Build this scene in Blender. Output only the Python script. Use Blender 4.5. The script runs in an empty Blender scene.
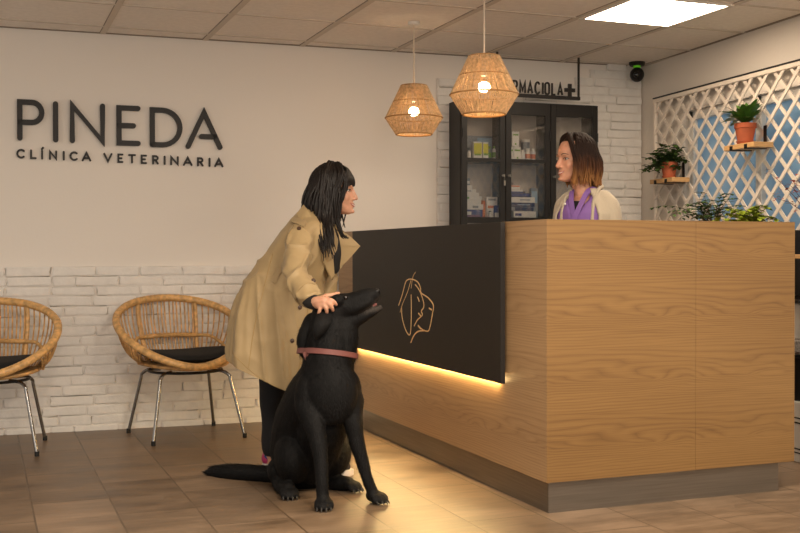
import bpy, bmesh, math, random
from mathutils import Vector, Matrix, Euler
from math import sin, cos, pi, radians, sqrt, atan2
R = random.Random(11)
S = bpy.context.scene
COL = S.collection
V = Vector

# ------------------------------------------------------------------ measured camera and room
YAW, PITCH, ROLL, FPX, CAM_H = 0.2976, -0.0116, -0.0014, 1080.1, 1.08
WALL_Y, WALL_SLOPE = 6.894, 0.0307          # back wall: Y = WALL_Y + WALL_SLOPE * X
WALL_ROT = math.atan(WALL_SLOPE)
RIGHT_X, CEIL = 3.991, 2.44
CNT = (1.927, 4.171)                        # counter corner
CNT_ROT = 0.0725
CNT_H = 1.226

def cam_axes():
    F = V((sin(YAW) * cos(PITCH), cos(YAW) * cos(PITCH), sin(PITCH)))
    r = V((cos(YAW), -sin(YAW), 0)); u = r.cross(F)
    return r * cos(ROLL) + u * sin(ROLL), u * cos(ROLL) - r * sin(ROLL), F
cr, cu, cf = cam_axes()
cd = bpy.data.cameras.new('camera'); cam = bpy.data.objects.new('camera', cd); COL.objects.link(cam)
cd.sensor_width = 36; cd.lens = FPX * 36 / 800; cd.clip_start = .05
M = Matrix((cr, cu, -cf)).transposed().to_4x4(); M.translation = V((0, 0, CAM_H)); cam.matrix_world = M
S.camera = cam
S.view_settings.view_transform = 'Standard'; S.view_settings.look = 'None'
S.view_settings.gamma = 1; S.view_settings.use_curve_mapping = False

def frame(x, y, rot, z=0): return Matrix.Translation((x, y, z)) @ Matrix.Rotation(rot, 4, 'Z')
WF = frame(0, WALL_Y, WALL_ROT)
CF = frame(CNT[0], CNT[1], CNT_ROT)           # grid of floor and ceiling
CS = .98
CF2 = frame(CNT[0] * CS, CNT[1] * CS, CNT_ROT)   # the counter itself

# ------------------------------------------------------------------ scene tree
def tag(o, label, cat, group=None, kind=None):
    if label: o['label'] = label
    if cat: o['category'] = cat
    if group: o['group'] = group
    if kind: o['kind'] = kind
    return o
def thing(name, label, cat, mat=None, group=None):
    o = bpy.data.objects.new(name, None); COL.objects.link(o); o.empty_display_size = .05
    if mat is not None: o.matrix_world = mat
    return tag(o, label, cat, group)
def dup(root, mat, label=None, group=None):
    r = root.copy(); COL.objects.link(r); r.matrix_world = mat
    if label: r['label'] = label
    if group: r['group'] = group
    for ch in list(root.children):
        c = ch.copy(); COL.objects.link(c); c.parent = r
        for g in list(ch.children):
            d = g.copy(); COL.objects.link(d); d.parent = c
    return r

class MB:
    """collects shapes for ONE mesh"""
    def __init__(s): s.v = []; s.f = []; s.m = []; s.T = None
    def add(s, vs, fs, mi=0):
        o = len(s.v)
        s.v += [s.T @ V(a) if s.T is not None else V(a) for a in vs]
        s.f += [tuple(i + o for i in f) for f in fs]; s.m += [mi] * len(fs); return s
    def box(s, x0, x1, y0, y1, z0, z1, mi=0, bev=0, seg=1, M=None):
        bm = bmesh.new(); bmesh.ops.create_cube(bm, size=1)
        for v in bm.verts: v.co = V(((x0 + x1) / 2 + v.co.x * (x1 - x0), (y0 + y1) / 2 + v.co.y * (y1 - y0), (z0 + z1) / 2 + v.co.z * (z1 - z0)))
        if bev: bmesh.ops.bevel(bm, geom=bm.edges[:], offset=bev, segments=seg, affect='EDGES', profile=.5)
        s.bm(bm, mi, M); return s
    def bm(s, bm, mi=0, M=None):
        bm.verts.index_update()
        s.add([(M @ v.co if M else v.co.copy()) for v in bm.verts], [[v.index for v in f.verts] for f in bm.faces], mi); bm.free()
    def tube(s, pts, r, seg=8, closed=False, caps=True, mi=0, flat=1.0, up=None, round_caps=False):
        pts = [V(p) for p in pts]; n = len(pts)
        rs = list(r) if isinstance(r, (list, tuple)) else [r] * n
        if round_caps and not closed:
            d0 = (pts[0] - pts[1]).normalized(); d1 = (pts[-1] - pts[-2]).normalized()
            ex0 = [(pts[0] + d0 * rs[0] * sin(a), rs[0] * cos(a)) for a in (1.45, 1.0, .5)]
            ex1 = [(pts[-1] + d1 * rs[-1] * sin(a), rs[-1] * cos(a)) for a in (.5, 1.0, 1.45)]
            pts = [p for p, _ in ex0] + pts + [p for p, _ in ex1]; rs = [q for _, q in ex0] + rs + [q for _, q in ex1]; n = len(pts)
        vs = []; fs = []; nrm = None
        for i in range(n):
            a = pts[i - 1] if (i or closed) else pts[0]
            b = pts[(i + 1) % n] if (i < n - 1 or closed) else pts[-1]
            t = (b - a); t = t.normalized() if t.length > 1e-9 else V((0, 0, 1))
            if up is not None:
                nrm = V(up) - t * V(up).dot(t)
                if nrm.length < 1e-4: nrm = t.orthogonal()
            elif nrm is None: nrm = t.orthogonal()
            else: nrm = nrm - t * nrm.dot(t)
            if nrm.length < 1e-6: nrm = t.orthogonal()
            nrm.normalize(); bn = t.cross(nrm)
            for k in range(seg):
                an = 2 * pi * k / seg
                vs.append(pts[i] + (nrm * cos(an) + bn * sin(an) * flat) * rs[i])
        for i in range(n if closed else n - 1):
            for k in range(seg):
                a = i * seg + k; b = i * seg + (k + 1) % seg; j = (i + 1) % n
                fs.append((a, b, j * seg + (k + 1) % seg, j * seg + k))
        if not closed and caps:
            fs.append(tuple(range(seg - 1, -1, -1))); fs.append(tuple(range((n - 1) * seg, n * seg)))
        return s.add(vs, fs, mi)
    def lathe(s, prof, seg=24, c=(0, 0, 0), mi=0, sx=1, sy=1):
        c = V(c); vs = []; fs = []; n = len(prof)
        for r, z in prof:
            for k in range(seg):
                a = 2 * pi * k / seg; vs.append(c + V((r * cos(a) * sx, r * sin(a) * sy, z)))
        for i in range(n - 1):
            for k in range(seg):
                fs.append((i * seg + k, i * seg + (k + 1) % seg, (i + 1) * seg + (k + 1) % seg, (i + 1) * seg + k))
        if prof[0][0] > 1e-6: fs.append(tuple(range(seg - 1, -1, -1)))
        if prof[-1][0] > 1e-6: fs.append(tuple(range((n - 1) * seg, n * seg)))
        return s.add(vs, fs, mi)
    def ball(s, c, r, seg=16, rings=10, M=None, mi=0):
        r = (r, r, r) if not hasattr(r, '__len__') else r; c = V(c); vs = []; fs = []
        for i in range(rings + 1):
            th = pi * i / rings
            for k in range(seg):
                a = 2 * pi * k / seg
                p = V((r[0] * sin(th) * cos(a), r[1] * sin(th) * sin(a), r[2] * cos(th)))
                vs.append(c + (M @ p if M else p))
        for i in range(rings):
            for k in range(seg):
                fs.append((i * seg + k, (i + 1) * seg + k, (i + 1) * seg + (k + 1) % seg, i * seg + (k + 1) % seg))
        return s.add(vs, fs, mi)
    def prism(s, poly, z0, z1, M=None, mi=0):
        n = len(poly); vs = [V((x, y, z0)) for x, y in poly] + [V((x, y, z1)) for x, y in poly]
        if M is not None: vs = [M @ v for v in vs]
        fs = [tuple(range(n - 1, -1, -1)), tuple(range(n, 2 * n))] + [(i, (i + 1) % n, n + (i + 1) % n, n + i) for i in range(n)]
        return s.add(vs, fs, mi)
    def sheet(s, grid, th=0, mi=0):
        """grid of 3D points (rows of equal length); th gives it thickness"""
        g = [[V(p) for p in row] for row in grid]; a = len(g); b = len(g[0])
        if not th:
            return s.add([p for r in g for p in r], [(i * b + j, i * b + j + 1, (i + 1) * b + j + 1, (i + 1) * b + j) for i in range(a - 1) for j in range(b - 1)], mi)
        N = [[None] * b for _ in range(a)]
        for i in range(a):
            for j in range(b):
                du = g[min(i + 1, a - 1)][j] - g[max(i - 1, 0)][j]; dv = g[i][min(j + 1, b - 1)] - g[i][max(j - 1, 0)]
                n = du.cross(dv); N[i][j] = n.normalized() if n.length > 1e-9 else V((0, 0, 1))
        top = [g[i][j] + N[i][j] * th / 2 for i in range(a) for j in range(b)]; bot = [g[i][j] - N[i][j] * th / 2 for i in range(a) for j in range(b)]
        o = a * b; fs = []
        for i in range(a - 1):
            for j in range(b - 1):
                q = (i * b + j, i * b + j + 1, (i + 1) * b + j + 1, (i + 1) * b + j)
                fs.append(q[::-1]); fs.append(tuple(k + o for k in q))
        rim = [j for j in range(b)] + [i * b + b - 1 for i in range(1, a)] + [(a - 1) * b + j for j in range(b - 2, -1, -1)] + [i * b for i in range(a - 2, 0, -1)]
        for k in range(len(rim)):
            p, q = rim[k], rim[(k + 1) % len(rim)]; fs.append((p, q, q + o, p + o))
        return s.add(top + bot, fs, mi)
    def rings(s, rs, mi=0, caps=True):
        n = len(rs[0]); vs = [p for r in rs for p in r]; fs = []
        for i in range(len(rs) - 1):
            for k in range(n): fs.append((i * n + k, i * n + (k + 1) % n, (i + 1) * n + (k + 1) % n, (i + 1) * n + k))
        if caps: fs.append(tuple(range(n - 1, -1, -1))); fs.append(tuple(range((len(rs) - 1) * n, len(rs) * n)))
        return s.add(vs, fs, mi)
    def limb(s, pts, seg=14, sub=5, flat=1.0, up=None, mi=0):
        """smooth tapered limb through (x,y,z,r) points with round ends"""
        P = [V(p[:3]) for p in pts]; r = [p[3] for p in pts]; path = []; rad = []
        for i in range(len(P) - 1):
            p0 = P[i - 1] if i else P[0] * 2 - P[1]; p1 = P[i]; p2 = P[i + 1]; p3 = P[i + 2] if i + 2 < len(P) else P[-1] * 2 - P[-2]
            for k in range(sub):
                t = k / sub
                path.append(.5 * ((2 * p1) + (p2 - p0) * t + (2 * p0 - 5 * p1 + 4 * p2 - p3) * t * t + (3 * p1 - p0 - 3 * p2 + p3) * t ** 3))
                q = t * t * (3 - 2 * t); rad.append(r[i] * (1 - q) + r[i + 1] * q)
        path.append(P[-1]); rad.append(r[-1])
        return s.tube(path, rad, seg, flat=flat, up=up, mi=mi, round_caps=True)
    def mesh(s, name):
        me = bpy.data.meshes.new(name); me.from_pydata([tuple(v) for v in s.v], [], s.f)
        me.polygons.foreach_set('material_index', s.m); me.update(); return me
    def build(s, name, mat, parent=None, smooth=35, world=None, fix=False):
        me = s.mesh(name)
        if fix:
            bm = bmesh.new(); bm.from_mesh(me); bmesh.ops.recalc_face_normals(bm, faces=bm.faces[:]); bm.to_mesh(me); bm.free()
        for m in (mat if isinstance(mat, (list, tuple)) else [mat]): me.materials.append(m)
        if smooth:
            me.polygons.foreach_set('use_smooth', [True] * len(me.polygons)); me.set_sharp_from_angle(angle=radians(smooth))
        o = bpy.data.objects.new(name, me); COL.objects.link(o)
        if parent: o.parent = parent
        elif world is not None: o.matrix_world = world
        return o
    def remesh(s, name, mat, parent, voxel, smooth=4, fac=.5, dec=0):
        """closed overlapping shapes -> one continuous skin"""
        me = s.mesh('tmp'); bm = bmesh.new(); bm.from_mesh(me); bmesh.ops.recalc_face_normals(bm, faces=bm.faces[:]); bm.to_mesh(me); bm.free()
        t = bpy.data.objects.new('tmp', me); COL.objects.link(t)
        a = t.modifiers.new('r', 'REMESH'); a.mode = 'VOXEL'; a.voxel_size = voxel
        if smooth: b = t.modifiers.new('s', 'SMOOTH'); b.iterations = smooth; b.factor = fac
        dg = bpy.context.evaluated_depsgraph_get(); dg.update()
        out = bpy.data.meshes.new_from_object(t.evaluated_get(dg)); out.name = name
        bpy.data.objects.remove(t); out.materials.clear()
        for m in (mat if isinstance(mat, (list, tuple)) else [mat]): out.materials.append(m)
        out.polygons.foreach_set('use_smooth', [True] * len(out.polygons)); out.polygons.foreach_set('material_index', [0] * len(out.polygons))
        o = bpy.data.objects.new(name, out); COL.objects.link(o); o.parent = parent
        return o

# ------------------------------------------------------------------ materials
def lin(c):
    return tuple((x / 255 / 12.92 if x / 255 <= .04045 else ((x / 255 + .055) / 1.055) ** 2.4) for x in c) + (1,)
def mat(name, rgb, rough=.6, metal=0, spec=.5, bump=0, bscale=200, emit=0, ecol=None, alpha=1, trans=0, sheen=0, coat=0, var=0, vscale=8, aniso=None):
    m = bpy.data.materials.new(name); m.use_nodes = True; nt = m.node_tree; b = nt.nodes['Principled BSDF']
    b.inputs['Base Color'].default_value = lin(rgb); b.inputs['Roughness'].default_value = rough; b.inputs['Metallic'].default_value = metal
    b.inputs['Specular IOR Level'].default_value = spec
    if emit: b.inputs['Emission Color'].default_value = lin(ecol or rgb); b.inputs['Emission Strength'].default_value = emit
    if trans: b.inputs['Transmission Weight'].default_value = trans
    if alpha < 1: b.inputs['Alpha'].default_value = alpha
    if sheen: b.inputs['Sheen Weight'].default_value = sheen; b.inputs['Sheen Roughness'].default_value = .4
    if coat: b.inputs['Coat Weight'].default_value = coat
    if bump or var:
        tc = nt.nodes.new('ShaderNodeTexCoord'); mp = nt.nodes.new('ShaderNodeMapping'); nt.links.new(tc.outputs['Object'], mp.inputs[0])
        if aniso: mp.inputs['Scale'].default_value = aniso
        if bump:
            nz = nt.nodes.new('ShaderNodeTexNoise'); nz.inputs['Scale'].default_value = bscale; nz.inputs['Detail'].default_value = 4
            bp = nt.nodes.new('ShaderNodeBump'); bp.inputs['Strength'].default_value = bump; bp.inputs['Distance'].default_value = .004
            nt.links.new(mp.outputs[0], nz.inputs[0]); nt.links.new(nz.outputs[0], bp.inputs['Height']); nt.links.new(bp.outputs[0], b.inputs['Normal'])
        if var:
            n2 = nt.nodes.new('ShaderNodeTexNoise'); n2.inputs['Scale'].default_value = vscale; n2.inputs['Detail'].default_value = 5
            rp = nt.nodes.new('ShaderNodeValToRGB'); rp.color_ramp.elements[0].position = .3; rp.color_ramp.elements[1].position = .7
            rp.color_ramp.elements[0].color = lin([max(0, c * (1 - var)) for c in rgb]); rp.color_ramp.elements[1].color = lin([min(255, c * (1 + var)) for c in rgb])
            nt.links.new(mp.outputs[0], n2.inputs[0]); nt.links.new(n2.outputs[0], rp.inputs[0]); nt.links.new(rp.outputs[0], b.inputs['Base Color'])
    return m
class NT:
    def __init__(s, m): s.t = m.node_tree; s.b = s.t.nodes['Principled BSDF']
    def n(s, typ, **kw):
        x = s.t.nodes.new('ShaderNode' + typ)
        for k, v in kw.items(): setattr(x, k, v)
        return x
    def l(s, a, b): s.t.links.new(a, b)
    def math(s, op, a, b=None):
        x = s.n('Math', operation=op)
        for i, q in enumerate((a, b)):
            if q is None: continue
            if hasattr(q, 'links'): s.l(q, x.inputs[i])
            else: x.inputs[i].default_value = q
        return x.outputs[0]
    def noise(s, vec, scale, detail=3, rough=.5, dist=0):
        x = s.n('TexNoise'); s.l(vec, x.inputs['Vector']); x.inputs['Scale'].default_value = scale; x.inputs['Detail'].default_value = detail
        x.inputs['Roughness'].default_value = rough; x.inputs['Distortion'].default_value = dist; return x.outputs[0]
    def map(s, vec, scale=(1, 1, 1), rot=(0, 0, 0), loc=(0, 0, 0)):
        x = s.n('Mapping'); s.l(vec, x.inputs[0]); x.inputs['Scale'].default_value = scale; x.inputs['Rotation'].default_value = rot; x.inputs['Location'].default_value = loc; return x.outputs[0]
    def ramp(s, fac, stops):
        x = s.n('ValToRGB'); e = x.color_ramp.elements
        while len(e) < len(stops): e.new(.5)
        for q, (p, c) in zip(e, stops): q.position = p; q.color = lin(c)
        s.l(fac, x.inputs[0]); return x.outputs[0]
    def mix(s, fac, a, b, mode='MIX'):
        x = s.n('Mix', data_type='RGBA', blend_type=mode)
        for i, q in ((0, fac), (6, a), (7, b)):
            if hasattr(q, 'links'): s.l(q, x.inputs[i])
            else: x.inputs[i].default_value = q
        return x.outputs[2]
    def bump(s, h, st, dist=.003):
        x = s.n('Bump'); x.inputs['Strength'].default_value = st; x.inputs['Distance'].default_value = dist; s.l(h, x.inputs['Height']); s.l(x.outputs[0], s.b.inputs['Normal'])

def oak(name, grain, a=(92, 64, 32), b=(141, 108, 63), rough=.42):
    """veneer; grain = axis (0 or 1) the fibres run along, in object space"""
    m = mat(name, b, rough); t = NT(m); oc = t.n('TexCoord').outputs['Object']
    sp = t.n('SeparateXYZ'); t.l(oc, sp.inputs[0])
    per = .272                                                    # repeated veneer leaves, one above the other
    zz = t.math('MODULO', t.math('ADD', sp.outputs[2], 5.0 + .035), per); zc = t.math('DIVIDE', t.math('SUBTRACT', zz, per / 2), per / 2)
    mask = t.math('POWER', t.math('SUBTRACT', 1.0, t.math('ABSOLUTE', zc)), 1.3)
    cb = t.n('CombineXYZ'); t.l(sp.outputs[grain], cb.inputs[0]); t.l(zz, cb.inputs[1])
    fig = t.noise(t.map(cb.outputs[0], (2.4, 10.0, 1), loc=(1.3, 0, 0)), 1.0, 2, .5, .4)
    drift = t.noise(t.map(cb.outputs[0], (.7, 3.0, 1), loc=(4, 2, 0)), 1.0, 2)
    ph = t.math('ADD', t.math('MULTIPLY', zz, 62.0), t.math('ADD', t.math('MULTIPLY', t.math('MULTIPLY', mask, fig), 9.0), t.math('MULTIPLY', drift, 5.0)))
    ln = t.math('POWER', t.math('ABSOLUTE', t.math('SINE', t.math('MULTIPLY', ph, pi))), .7)
    f2 = t.math('MULTIPLY', t.math('ADD', sp.outputs[2], 0), 1.0)
    fib = t.noise(t.map(oc, (3.0, 60, 190) if grain == 0 else (60, 3.0, 190)), 1.0, 4, .6)
    big = t.noise(t.map(oc, (.5, 2, 5) if grain == 0 else (2, .5, 5)), 1.0, 2)
    h2 = t.math('ADD', t.math('ADD', t.math('MULTIPLY', ln, .19), t.math('MULTIPLY', fib, .46)), t.math('MULTIPLY', big, .42))
    col = t.ramp(h2, [(.30, a), (.62, [(p + q * 1.8) / 2.8 for p, q in zip(a, b)]), (.88, b)])
    t.l(col, t.b.inputs['Base Color']); t.bump(fib, .08, .002)
    return m
paint = mat('wall_paint', (236, 229, 220), .75, bump=.12, bscale=60)
m_ceiling = mat('ceiling_tile', (234, 226, 217), .9, bump=.25, bscale=220, var=.02, vscale=30)
m_tbar = mat('ceiling_tbar', (204, 192, 178), .6)
m_joint = mat('ceiling_joint', (140, 126, 112), .8)
brick_white = mat('painted_brick', (232, 228, 222), .7, bump=.6, bscale=45, var=.02, vscale=20)
mortar = mat('painted_mortar', (226, 220, 213), .85, bump=.5, bscale=60)
m_black = mat('black_lacquer', (26, 24, 23), .42, spec=.35)
m_panel = mat('black_panel', (33, 29, 26), .55, spec=.4, bump=.05, bscale=400)
m_sign = mat('black_letter', (34, 31, 29), .55)
m_steel = mat('brushed_steel', (124, 117, 108), .30, .8, bump=.03, bscale=60, aniso=(1, 1, 40), var=.06, vscale=3)
m_chrome = mat('chrome_tube', (150, 148, 146), .24, 1)
m_rubber = mat('rubber', (18, 18, 18), .7)
m_gold = mat('gold_inlay', (246, 206, 146), .4, .1)
m_led = mat('led_diffuser', (255, 214, 120), .4, emit=150, ecol=(255, 216, 146))
m_lamp_panel = mat('light_diffuser', (255, 250, 240), .4, emit=15, ecol=(255, 230, 200))
m_bulb = mat('bulb_glass', (255, 240, 210), .2, emit=38, ecol=(255, 212, 160))
m_white_metal = mat('white_metal', (225, 220, 212), .4)
m_rattan = mat('rattan', (204, 160, 102), .42, var=.16, vscale=40, bump=.2, bscale=160)
m_rattan_dark = mat('rattan_sticks', (196, 152, 96), .48, var=.2, vscale=25)
m_cushion = mat('black_cushion', (14, 13, 13), .9, bump=.3, bscale=500)
m_raffia = mat('raffia', (202, 178, 140), .8, var=.2, vscale=70)
t = NT(m_raffia)   # thin fibres let some lamp light through
tr = t.n('BsdfTranslucent'); tr.inputs[0].default_value = lin((238, 208, 160)); mx = t.n('MixShader'); mx.inputs[0].default_value = .28
outn = t.t.nodes['Material Output']; t.l(t.b.outputs[0], mx.inputs[1]); t.l(tr.outputs[0], mx.inputs[2]); t.l(mx.outputs[0], outn.inputs[0])
m_raffia_rib = mat('raffia_rib', (172, 130, 78), .7)
m_cord = mat('lamp_cord', (205, 190, 170), .5)
m_slat = mat('trellis_white', (228, 216, 202), .55)
m_terra = mat('terracotta', (178, 92, 58), .8, var=.08, vscale=15, bump=.15, bscale=120)
m_soil = mat('soil', (48, 36, 28), .95, bump=.8, bscale=90)
m_leaf_d = mat('leaf_dark', (60, 84, 38), .75, spec=.25, var=.25, vscale=30)
m_leaf_m = mat('leaf_mid', (72, 108, 42), .4, var=.2, vscale=20)
m_leaf_l = mat('leaf_lime', (134, 150, 36), .7, spec=.25, var=.2, vscale=25)
m_stem = mat('plant_stem', (82, 72, 40), .7)
m_red = mat('red_leaf', (150, 66, 40), .55, var=.2, vscale=25)
m_twig = mat('twig', (86, 52, 40), .7)
m_shelf = oak('shelf_oak', 1, (168, 122, 72), (216, 176, 122))
m_oak_x = oak('oak_front', 0)
m_oak_y = oak('oak_side', 1, (130, 98, 66), (180, 147, 107))
m_fur = mat('black_fur', (9, 8, 8), .68, spec=.22, bump=.9, bscale=130, aniso=(1.6, 1.6, .45), var=.4, vscale=18)
m_fur_hair = mat('black_fur_hair', (9, 8, 8), .62, spec=.18)
m_fur_grey = mat('grey_muzzle', (34, 31, 29), .6, bump=.7, bscale=160, var=.3, vscale=40)
m_nose = mat('dog_nose', (12, 11, 12), .3)
m_claw = mat('dog_claw', (40, 37, 34), .6)
m_tongue = mat('dog_mouth', (120, 70, 64), .5)
m_eye_dark = mat('eye_dark', (16, 11, 8), .06, spec=.9)
m_eye_white = mat('eye_white', (186, 176, 168), .45)
m_collar = mat('dusty_pink_leather', (116, 68, 62), .55, bump=.2, bscale=200)
m_skin = mat('skin', (196, 146, 118), .5, var=.05, vscale=40, bump=.06, bscale=300)
m_skin_b = mat('skin_warm', (198, 144, 116), .5, var=.05, vscale=40, bump=.06, bscale=300)
for k in (m_skin, m_skin_b):
    k.node_tree.nodes['Principled BSDF'].inputs['Subsurface Weight'].default_value = .12
    k.node_tree.nodes['Principled BSDF'].inputs['Subsurface Scale'].default_value = .012
m_lip = mat('lips', (166, 86, 76), .4)
m_teeth = mat('teeth', (226, 216, 202), .3)
m_brow = mat('eyebrow', (38, 26, 20), .7)
m_hair = mat('dark_hair', (22, 16, 13), .5, spec=.32, bump=.3, bscale=220, aniso=(1, 1, .1), var=.3, vscale=30)
m_coat = mat('beige_gabardine', (166, 142, 102), .62, bump=.10, bscale=26, var=.03, vscale=6, sheen=.08)
m_coat_d = mat('coat_stitching', (160, 132, 84), .7)
m_button = mat('horn_button', (70, 48, 34), .35)
m_trouser = mat('black_trousers', (20, 19, 21), .85, bump=.2, bscale=300)
m_top = mat('black_top', (22, 20, 21), .8)
m_sole = mat('white_sole', (216, 208, 200), .6)
m_shoe = mat('dark_trainer', (40, 36, 40), .6)
m_shoe_c = mat('multicolour_trainer', (120, 40, 110), .6)
t = NT(m_shoe_c); vo = t.n('TexVoronoi'); vo.inputs['Scale'].default_value = 34; t.l(t.n('TexCoord').outputs['Object'], vo.inputs[0])
sp = t.n('SeparateColor'); t.l(vo.outputs['Color'], sp.inputs[0])
t.l(t.ramp(sp.outputs[0], [(.2, (30, 60, 120)), (.45, (150, 30, 110)), (.65, (190, 60, 60)), (.85, (50, 130, 130))]), t.b.inputs['Base Color'])
m_scrub = mat('purple_scrub', (128, 92, 158), .75, bump=.2, bscale=60)
m_cardigan = mat('beige_knit', (186, 172, 150), .9, bump=.8, bscale=180, sheen=.3)
m_green = mat('badge_green', (60, 120, 70), .4)
m_white = mat('white_card', (226, 222, 214), .55)
m_blue = mat('blue_card', (52, 66, 128), .5)
m_navy = mat('navy_card', (40, 48, 86), .5)
m_yellow = mat('yellow_card', (206, 200, 44), .5)
m_lgreen = mat('green_print', (110, 160, 60), .5)
m_orange = mat('orange_print', (206, 118, 72), .5)
m_grey = mat('grey_card', (130, 136, 142), .5)
m_purple = mat('violet_card', (110, 70, 110), .5)
m_paleb = mat('pale_blue_card', (150, 176, 196), .5)
m_brass = mat('key_metal', (150, 146, 138), .35, 1)
m_glow = mat('green_led', (120, 230, 40), .4, emit=.08, ecol=(120, 230, 40))
m_lens = mat('lens_glass', (14, 14, 16), .08, spec=.8)
m_interior = mat('cabinet_inside', (186, 175, 163), .7)
# cabinet panes: clear glass that mirrors a little
m_glass = bpy.data.materials.new('cabinet_glass'); m_glass.use_nodes = True; t = NT(m_glass)
tp = t.n('BsdfTransparent'); tp.inputs[0].default_value = (.90, .90, .90, 1); gl = t.n('BsdfGlossy'); gl.inputs['Roughness'].default_value = .03
fr = t.n('Fresnel'); fr.inputs[0].default_value = 1.6; ms = t.n('MixShader'); t.l(fr.outputs[0], ms.inputs[0]); t.l(tp.outputs[0], ms.inputs[1]); t.l(gl.outputs[0], ms.inputs[2])
t.l(ms.outputs[0], t.t.nodes['Material Output'].inputs[0])
# frosted window film, dim daylight behind it
m_film = mat('blue_frosted_film', (96, 138, 176), .5, emit=.26, ecol=(96, 146, 190)); t = NT(m_film)
oc = t.n('TexCoord').outputs['Object']; nz = t.noise(t.map(oc, (1, 1.2, .5), (.5, 0, 0)), 1.6, 4, .6)
c = t.ramp(nz, [(.3, (84, 118, 146)), (.7, (124, 152, 172))]); t.l(c, t.b.inputs['Base Color']); t.l(c, t.b.inputs['Emission Color'])
# floor: stoneware planks laid in half bond, turned with the counter
m_floor = mat('stoneware_floor', (140, 116, 92), .38, spec=.5); t = NT(m_floor)
oc = t.n('TexCoord').outputs['Object']
bk = t.n('TexBrick'); bk.offset = .5; bk.offset_frequency = 2; bk.squash = 1
# bricks run along the texture's x = the counter's depth direction
cx = t.n('SeparateXYZ'); t.l(oc, cx.inputs[0]); cb = t.n('CombineXYZ'); t.l(cx.outputs[1], cb.inputs[0]); t.l(cx.outputs[0], cb.inputs[1])
mpv = t.map(cb.outputs[0], (1, 1, 1), (0, 0, 0), (-.2525 + 6.45, .40 + 6.5, 0)); t.l(mpv, bk.inputs['Vector'])
for k, v in (('Scale', 1.0), ('Mortar Size', .0042), ('Mortar Smooth', .15), ('Bias', 0.0), ('Brick Width', .645), ('Row Height', .325)): bk.inputs[k].default_value = v
bk.inputs['Color1'].default_value = (0, 0, 0, 1); bk.inputs['Color2'].default_value = (1, 1, 1, 1); bk.inputs['Mortar'].default_value = (.5, .5, .5, 1)
st = t.noise(t.map(oc, (1.0, 2.6, 1)), 2.2, 6, .62, .4); st2 = t.noise(t.map(oc, (3, 26, 1)), 1.6, 4, .6)
tone = t.math('ADD', t.math('MULTIPLY', st, .75), t.math('MULTIPLY', st2, .25))
per = t.math('MULTIPLY', t.math('SUBTRACT', bk.outputs['Color'], .5), .12)
tone2 = t.math('ADD', tone, per)
fc = t.ramp(tone2, [(.30, (76, 60, 45)), (.5, (114, 94, 74)), (.70, (142, 119, 97))])
t.l(t.mix(bk.outputs['Fac'], fc, lin((88, 71, 54))), t.b.inputs['Base Color'])
rgh = t.math('MULTIPLY_ADD', st, .28); rgh.node.inputs[2].default_value = .24; t.l(rgh, t.b.inputs['Roughness'])
hh = t.math('SUBTRACT', t.math('MULTIPLY', st2, .15), bk.outputs['Fac']); t.bump(hh, .5, .002)
# ------------------------------------------------------------------ the room
def struct(name, mb, m, world=None, smooth=0, parent=None):
    o = mb.build(name, m, parent, smooth, world)
    if not parent: o['kind'] = 'structure'
    return o
XL = -2.6                                                        # room goes on to the left, out of frame
struct('floor', MB().add([(-5.2, -4.6, 0), (3.6, -4.6, 0), (3.6, 4.0, 0), (-5.2, 4.0, 0)], [(0, 1, 2, 3)]), m_floor, CF)
# ceiling: recessed tiles hanging in a grid of T-bars that runs with the counter
PA, PB, A0, B0 = .626, .605, 1.612, 1.42
ce = MB(); ce.add([(-5, -4.6, 0), (3.6, -4.6, 0), (3.6, 4, 0), (-5, 4, 0)], [(0, 3, 2, 1)], 0)
for k in range(-11, 4):
    a = A0 + k * PA; ce.box(a - .017, a + .017, -4.6, 4, -.006, .001, 1); ce.box(a - .0215, a - .017, -4.6, 4, -.002, .0005, 2)
for k in range(-10, 6):
    b = B0 + k * PB; ce.box(-5, 3.6, b - .011, b + .011, -.005, .001, 1); ce.box(-5, 3.6, b + .011, b + .0165, -.002, .0005, 2)
CE = CF.copy(); CE.translation.z = CEIL
o = ce.build('ceiling', [m_ceiling, m_tbar, m_joint], None, 0, CE); o['kind'] = 'structure'
struct('wall_back', MB().box(XL, RIGHT_X + .3, 0, .2, 0, CEIL + .05), paint, WF)
m = MB().box(XL, RIGHT_X + .05, -.022, 0, CEIL - .004, CEIL, bev=0)      # ceiling edge profile
struct('trim_1', m, m_joint, WF)
struct('trim_4', MB().box(RIGHT_X - .022, RIGHT_X, -.5, WALL_Y + .1, CEIL - .004, CEIL), m_joint)
# painted brick slips
def bricks(x0, x1, z0, rows, starts=None, z_top=None):
    mb = MB(); rr = random.Random(5); L, H = .262, .0607
    for k in range(rows):
        za = z0 + k * H; zb = za + H
        lim = z_top(k) if z_top else x0
        x = x0 - (L / 2 if k % 2 else 0) + rr.uniform(-.02, .02)
        while x < x1:
            ln = L * (1 if rr.random() > .18 else rr.choice((.5, .75)))
            a = max(x + .005, lim); b = min(x + ln - .005, x1)
            if b - a > .03:
                d = rr.uniform(.021, .028); bm = bmesh.new(); bmesh.ops.create_cube(bm, size=1)
                bmesh.ops.subdivide_edges(bm, edges=bm.edges[:], cuts=1)
                for v in bm.verts:
                    v.co = V(((a + b) / 2 + v.co.x * (b - a), -d / 2 + v.co.y * d, (za + zb) / 2 + v.co.z * (H - .008)))
                    v.co.x += rr.uniform(-.004, .004); v.co.z += rr.uniform(-.0035, .0035); v.co.y -= rr.uniform(0, .004) if v.co.y < -d / 2 else 0
                bmesh.ops.bevel(bm, geom=[e for e in bm.edges if e.calc_face_angle(0) > .6], offset=.005, segments=2, affect='EDGES')
                mb.bm(bm, 0)
            x += ln
        mb.box(lim, x1, -.0155, .0, za, zb, 1)
    return mb
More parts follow.
